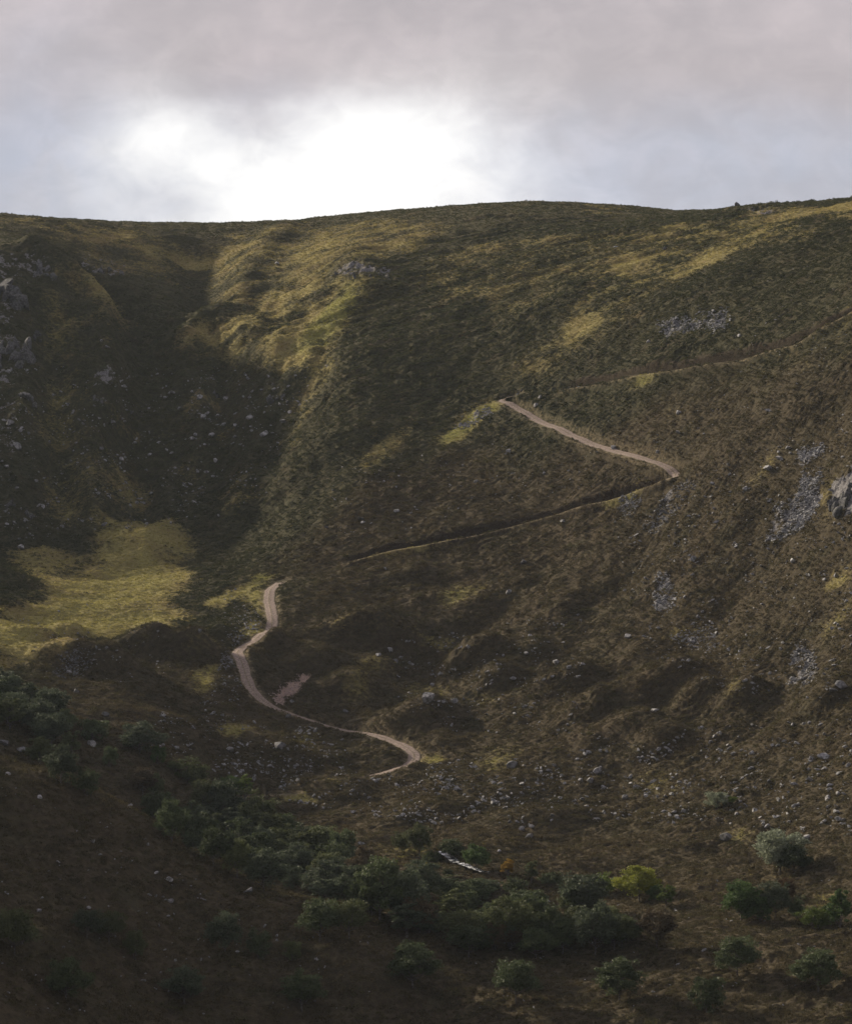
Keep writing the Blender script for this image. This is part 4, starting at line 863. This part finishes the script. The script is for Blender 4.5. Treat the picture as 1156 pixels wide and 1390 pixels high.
GB = ('dark tree in the dense belt just behind the near brown ridge', 'trees in the belt behind the near ridge')
GC = ('dull green tree in the valley wood at the bottom centre', 'trees in the valley wood')
GD = ('dark bush on the front face of the near ridge at the bottom left', 'bushes on the near ridge front')
GE = ('dull dark tree in the low ground at the bottom right', 'trees in the low ground at the right')
TREES = [
 (12, 962, 40, 32, 'round', 'dark', *GA), (36, 972, 40, 32, 'round', 'dark', *GA), (72, 984, 38, 36, 'round', 'blue', *GA), (52, 1000, 40, 40, 'round', 'blue', *GA), (70, 1018, 34, 38, 'round', 'blue', *GA), (10, 985, 30, 30, 'round', 'dark', *GA), (90, 1000, 26, 28, 'round', 'dark', *GA),
 (14, 996, 26, 36, 'tall', 'olive', 'olive tree lighter than its neighbours at the left edge', None), (55, 1046, 32, 34, 'round', 'olive', 'olive green tree on the near ridge beside the big dark round one', None), (83, 1072, 42, 46, 'round', 'blue', 'big dark round tree on the crest of the near ridge', None), (118, 1086, 33, 32, 'bush', 'dark', 'small dark round tree at the right of the near ridge crest', None),
 (97, 1034, 20, 30, 'tall', 'olive', 'slim olive tree behind the near ridge crest', None), (127, 1008, 42, 24, 'bush', 'dark', 'low wide dark bush on the slope right of the left edge clump', None), (150, 1046, 22, 22, 'bush', 'dark', 'small dark bush between the two slabs and the near ridge', None),
 (190, 1028, 50, 36, 'round', 'blue', 'wide dark tree alone below the left knoll', None), (215, 1040, 22, 20, 'bush', 'green', 'small green bush at the right foot of the lone wide tree', None), (262, 1068, 36, 30, 'bush', 'olive', 'olive bush between the lone wide tree and the dark belt', None), (238, 1050, 22, 14, 'bush', 'olive', 'low olive bush beside a grey boulder under the left knoll', None),
 (194, 1086, 28, 30, 'round', 'brown', 'brownish tree above the left end of the belt', None), (211, 1090, 24, 28, 'round', 'olive', 'pale brown green tree beside the brownish one', None),
 (213, 1122, 36, 38, 'round', 'dark', *GB), (233, 1148, 42, 48, 'round', 'dark', *GB), (270, 1142, 44, 36, 'round', 'blue', *GB), (262, 1160, 30, 26, 'bush', 'dark', *GB), (290, 1180, 36, 44, 'round', 'dark', *GB), (324, 1168, 42, 44, 'round', 'dark', *GB), (322, 1196, 36, 42, 'round', 'olive', *GB), (354, 1178, 38, 42, 'round', 'blue', *GB), (358, 1214, 48, 46, 'round', 'blue', *GB),
 (362, 1146, 38, 30, 'round', 'olive', *GB), (384, 1140, 32, 26, 'round', 'dark', *GB), (386, 1168, 36, 36, 'round', 'olive', *GB), (414, 1162, 55, 30, 'round', 'dark', *GB), (402, 1194, 46, 36, 'round', 'blue', *GB), (436, 1222, 48, 42, 'round', 'blue', *GB), (458, 1190, 32, 34, 'round', 'dark', *GB), (470, 1236, 44, 46, 'round', 'blue', *GB), (395, 1210, 30, 26, 'bush', 'blue', *GB), (440, 1180, 30, 26, 'bush', 'dark', *GB),
 (302, 1122, 40, 50, 'round', 'blue', 'tall dark blue green tree standing above the belt', None), (278, 1112, 30, 40, 'round', 'olive', 'olive tree at the left of the tall dark one', None), (314, 1090, 34, 28, 'round', 'green', 'green tree behind the tall dark one', None), (332, 1094, 24, 32, 'tall', 'bright', 'bright green young tree by the end of the lowest track', None),
 (493, 1204, 32, 40, 'round', 'brown', 'brown tinged tree between the belt and the valley wood', None), (515, 1254, 60, 68, 'round', 'dark', 'largest dark tree in the middle of the valley wood', None), (549, 1256, 48, 58, 'round', 'blue', *GC), (492, 1246, 36, 40, 'round', 'dark', *GC),
 (569, 1168, 34, 36, 'round', 'olive', 'thin olive tree above the left end of the stream', None), (545, 1162, 22, 22, 'bush', 'olive', 'small olive bush left of the stream head', None), (586, 1176, 24, 22, 'bush', 'dark', 'small dark bush right against the stream head', None), (646, 1186, 38, 36, 'round', 'green', 'dull green round tree at the right end of the stream', None), (613, 1172, 32, 28, 'round', 'dark', 'dark tree right behind the white water', None), (608, 1196, 14, 30, 'tall', 'dark', 'slim dark tree standing in front of the white water', None),
 (592, 1226, 40, 32, 'round', 'dark', *GC), (586, 1246, 38, 38, 'round', 'olive', *GC), (613, 1232, 34, 32, 'round', 'dark', *GC), (630, 1254, 42, 34, 'round', 'dark', *GC), (582, 1272, 38, 26, 'bush', 'blue', *GC), (623, 1280, 52, 32, 'round', 'olive', *GC), (690, 1290, 62, 54, 'round', 'olive', 'broad dull green tree at the right of the valley wood', None), (636, 1302, 50, 36, 'round', 'dark', *GC), (660, 1262, 34, 28, 'bush', 'dark', *GC),
 (751, 1290, 42, 44, 'round', 'dark', *GE), (727, 1304, 42, 34, 'round', 'dark', *GE), (717, 1262, 30, 22, 'bush', 'dark', *GE),
 (434, 1282, 50, 46, 'round', 'dark', 'dark round tree in front of the ridge end at the bottom', None), (474, 1282, 42, 42, 'round', 'olive', 'greener tree right against the dark round one at the bottom', None), (397, 1308, 24, 22, 'bush', 'olive', 'little olive bush at the bottom left of the dark round tree', None),
 (20, 1302, 54, 50, 'round', 'olive', 'dull green tree at the bottom left corner', None), (118, 1278, 32, 32, 'round', 'blue', 'left one of two small trees low on the near ridge', None), (148, 1284, 34, 34, 'round', 'olive', 'right one of two small trees low on the near ridge', None), (182, 1304, 28, 30, 'bush', 'olive', *GD), (305, 1302, 42, 46, 'round', 'blue', 'pointed dark tree alone low on the near ridge', None), (352, 1308, 30, 34, 'bush', 'dark', *GD),
 (689, 1197, 14, 20, 'tall', 'gold', 'tiny orange gold birch in the dark heather', None), (721, 1203, 16, 24, 'tall', 'olive', 'slim olive birch right of the orange one', None), (748, 1207, 26, 16, 'bush', 'dark', 'low dark bush right of the slim olive birch', None), (700, 1222, 30, 22, 'bush', 'dark', *GE),
 (793, 1250, 52, 48, 'round', 'blue', 'grey green round tree left of the yellow tree', None), (818, 1220, 36, 26, 'bush', 'bright', 'bright green bush between the grey green and the yellow tree', None), (867, 1227, 50, 38, 'round', 'yellow', 'vivid yellow green round tree on the dark heather', None), (904, 1236, 20, 26, 'tall', 'bright', 'small yellow green sapling right of the yellow tree', None), (888, 1226, 22, 18, 'bush', 'green', 'dull green bush against the right of the yellow tree', None),
 (808, 1300, 56, 58, 'round', 'blue', 'big dull blue green tree below the grey green one', None), (891, 1290, 42, 42, 'round', 'brown', 'thin dark brown tree at the bottom below the yellow tree', None), (851, 1282, 34, 30, 'bush', 'dark', *GE),
 (1058, 1190, 60, 48, 'round', 'silver', 'pale silvery round tree on the right hand slope', None), (1078, 1192, 36, 34, 'round', 'dark', 'dark tree close behind the right side of the silvery one', None), (973, 1100, 30, 18, 'bush', 'silver', 'small pale bush alone on the boulder slope', None), (993, 1096, 12, 8, 'bush', 'bright', 'tiny light bush touching the small pale one', None),
 (1006, 1256, 48, 44, 'round', 'green', 'fresh green tree in the row at the bottom right', None), (1028, 1258, 40, 34, 'bush', 'green', 'fresh green bush in front of the grey green tree', None), (1052, 1254, 40, 40, 'round', 'blue', 'grey green round tree right of the fresh green one', None), (1066, 1226, 26, 26, 'round', 'red', 'russet brown small tree behind the grey green one', None), (1080, 1252, 22, 26, 'bush', 'dark', 'dark bush right of the grey green round tree', None),
 (1108, 1266, 40, 26, 'bush', 'bright', 'light green low bush at the bottom right', None), (1140, 1268, 28, 48, 'tall', 'green', 'slim green tree at the right edge', None), (1125, 1262, 22, 24, 'bush', 'green', 'green bush between the low bush and the slim tree', None),
 (1000, 1330, 50, 44, 'round', 'dark', *GE), (560, 1345, 54, 50, 'round', 'dark', 'lowest dark tree at the bottom centre', None), (90, 1360, 50, 46, 'round', 'dark', 'lowest dark tree at the bottom left', None), (250, 1365, 48, 40, 'round', 'blue', 'lowest blue green tree left of centre at the bottom', None), (840, 1362, 54, 48, 'round', 'dark', 'lowest dark tree right of centre at the bottom', None), (1110, 1350, 54, 46, 'round', 'dark', 'lowest dark tree at the bottom right', None), (700, 1368, 54, 46, 'round', 'dark', 'lowest dark tree between the centre and the right', None), (410, 1375, 50, 44, 'round', 'dark', 'lowest dark tree between the left and the centre', None), (960, 1378, 46, 40, 'bush', 'dark', 'lowest dark bush at the bottom right of centre', None),
]
def fill(pp, k, sz, kinds, cols, lab):
    for _ in range(k):
        p = rnd_in(pp); w_ = random.uniform(*sz); TREES.append((p[0], p[1], w_, w_ * random.uniform(.75, 1.0), random.choice(kinds), random.choice(cols), *lab))
fill([(200, 1110), (260, 1120), (340, 1110), (420, 1140), (480, 1180), (540, 1250), (470, 1240), (350, 1205), (270, 1165)], 34, (26, 46), ['round', 'round', 'bush', 'tall'], ['dark', 'blue', 'olive'], GB)
fill([(480, 1200), (620, 1200), (720, 1240), (740, 1300), (560, 1290), (480, 1250)], 34, (28, 50), ['round', 'round', 'bush', 'tall'], ['dark', 'blue', 'olive', 'brown'], GC)
fill([(0, 950), (50, 950), (90, 1000), (60, 1030), (0, 1010)], 9, (26, 38), ['round'], ['dark', 'blue'], GA)
fill([(740, 1230), (800, 1240), (860, 1300), (740, 1300)], 9, (26, 40), ['round', 'bush'], ['dark', 'olive'], GE)
for t in TREES:
    px, py, w, h, kd, col, lab, grp = t
    if 585 < px < 670 and 1160 < py < 1250:      # the trees stay low in front of the white water
        if py - h * 1.0 < 1194 and py > 1192: h = max(14, py - 1196)
    else: w *= 1.08; h *= 1.22
    tree(px, py, w, h, kd, col, lab, 'bush' if kd == 'bush' else 'tree', grp)
lap('trees')

# ------------------------------------------------------------------ light and sky
SUN_AZ, SUN_EL = math.radians(-48), math.radians(24.5)       # azimuth from the view direction, negative to the left
sd = Vector((math.sin(SUN_AZ) * math.cos(SUN_EL), math.cos(SUN_AZ) * math.cos(SUN_EL), math.sin(SUN_EL)))
sl = bpy.data.lights.new('sun', 'SUN'); sl.energy = 5.0; sl.angle = math.radians(2.6); sl.color = (1, .87, .68)
so_ = bpy.data.objects.new('sun', sl); C.objects.link(so_); so_.rotation_euler = sd.to_track_quat('Z', 'Y').to_euler()
w = bpy.data.worlds.new('World'); SC.world = w; w.use_nodes = True; nt = w.node_tree; N = NB(nt)
bg = nt.nodes['Background']; bg.inputs['Strength'].default_value = .1
sk = N.n('ShaderNodeTexSky', sky_type='NISHITA', sun_disc=False, sun_elevation=SUN_EL, sun_rotation=SUN_AZ % (2 * math.pi), dust_density=2.0, altitude=400)
tc = N.n('ShaderNodeTexCoord').outputs['Generated']; sx = N.n('ShaderNodeSeparateXYZ'); N.link(tc, sx.inputs[0])
az = N.m('ARCTAN2', sx.outputs[0], sx.outputs[1]); el = N.m('ARCSINE', sx.outputs[2])
cb = N.n('ShaderNodeCombineXYZ'); N.link(N.m('MULTIPLY', az, 9), cb.inputs[0]); N.link(N.m('MULTIPLY', el, 13), cb.inputs[1]); v = cb.outputs[0]
n1 = N.noise(1.0, 5, v, .5, .3); n2 = N.noise(3.1, 5, v, .55, .6)
cb2 = N.n('ShaderNodeCombineXYZ'); N.link(N.m('MULTIPLY', az, 9), cb2.inputs[0]); N.link(N.m('MULTIPLY', el, 13), cb2.inputs[1]); cb2.inputs[2].default_value = 7.7
n3 = N.noise(2.2, 4, cb2.outputs[0], .5, .3)
azw = N.m('ADD', az, N.m('MULTIPLY', N.m('SUBTRACT', n2, .5), .022)); elw = N.m('ADD', el, N.m('MULTIPLY', N.m('SUBTRACT', n3, .5), .022))
def blob(px, py, wx, wy):
    a = N.m('DIVIDE', N.m('SUBTRACT', azw, (px - CX) / F), wx / F); e = N.m('DIVIDE', N.m('SUBTRACT', elw, (HZ - py) / F), wy / F)
    return N.m('EXPONENT', N.m('MULTIPLY', N.m('ADD', N.m('MULTIPLY', a, a), N.m('MULTIPLY', e, e)), -1))
glow = N.m('ADD', N.m('MULTIPLY', blob(430, 290, 270, 120), 1.15), N.m('MULTIPLY', blob(225, 185, 100, 80), .55))
glow = N.m('ADD', glow, N.m('MULTIPLY', blob(530, 200, 140, 80), .55)); glow = N.m('ADD', glow, N.m('MULTIPLY', blob(640, 120, 170, 90), .25))
glow = N.m('SUBTRACT', glow, N.m('MULTIPLY', blob(335, 130, 90, 45), .3)); glow = N.m('SUBTRACT', glow, N.m('MULTIPLY', blob(235, 275, 60, 40), .35))
n4 = N.noise(7.5, 6, v, .6, .4); glow = N.m('ADD', glow, N.m('MULTIPLY', N.m('SUBTRACT', n4, .5), N.m('MULTIPLY', glow, .9)))
glow = N.m('ADD', N.m('MAXIMUM', glow, 0), 0)
cloud = N.mix(N.ramp(elw, (HZ - 230) / F, (HZ - 90) / F), (3.5, 3.62, 4.2), (3.4, 3.08, 3.18))
cloud = N.mix(N.m('MULTIPLY', blob(60, 180, 120, 110), .6), cloud, (3.3, 3.5, 4.2))
cloud = N.mix(N.ramp(n1, .35, .7), cloud, N.mix(1.0, cloud, (1.22, 1.2, 1.2), 'MULTIPLY'))
cloud = N.mix(N.m('MULTIPLY', N.ramp(n2, .4, .66), .30), cloud, (3.1, 2.85, 2.95))
cloud = N.mix(N.m('MULTIPLY', N.ramp(n4, .35, .7), .35), cloud, N.mix(1.0, cloud, (1.3, 1.27, 1.25), 'MULTIPLY'))
cloud = N.mix(N.ramp(glow, .0, 1.25), cloud, (7.9, 7.8, 7.65))
# cloud overhead thins to blue in places out of the frame
gapm = N.m('MULTIPLY', N.ramp(el, .35, .7), N.ramp(N.noise(2.5, 3, tc), .5, .62))
col = N.mix(gapm, cloud, sk.outputs[0]); col = N.mix(.04, col, sk.outputs[0])
N.link(col, bg.inputs['Color'])
SC.view_settings.view_transform = 'Standard'; SC.view_settings.look = 'None'; SC.view_settings.gamma = 1; SC.view_settings.exposure = .5
SC.cycles.max_bounces = 5; SC.cycles.use_denoising = True
bm = bmesh.new(); bmesh.ops.create_cube(bm, size=1); hm = bpy.data.meshes.new('haze'); bm.to_mesh(hm); bm.free()
hz = bpy.data.objects.new('haze', hm); C.objects.link(hz); zlo = float(Z.min()) - 1; zhi = float(Z.max()) + 15
hz.location = (0, 1150, (zlo + zhi) / 2); hz.scale = (6400, 2700, zhi - zlo)
m = bpy.data.materials.new('haze_air'); m.use_nodes = True; nt = m.node_tree; nt.nodes.remove(nt.nodes['Principled BSDF'])
pv = nt.nodes.new('ShaderNodeVolumePrincipled'); pv.inputs['Color'].default_value = (.72, .84, 1, 1); pv.inputs['Density'].default_value = .00002; pv.inputs['Anisotropy'].default_value = .2
nt.links.new(pv.outputs[0], nt.nodes['Material Output'].inputs['Volume']); hm.materials.append(m); ident(hz, 'thin bluish haze filling the whole glen', 'haze', kind='stuff')
SC.render.filter_size = 1.1
lap('done')
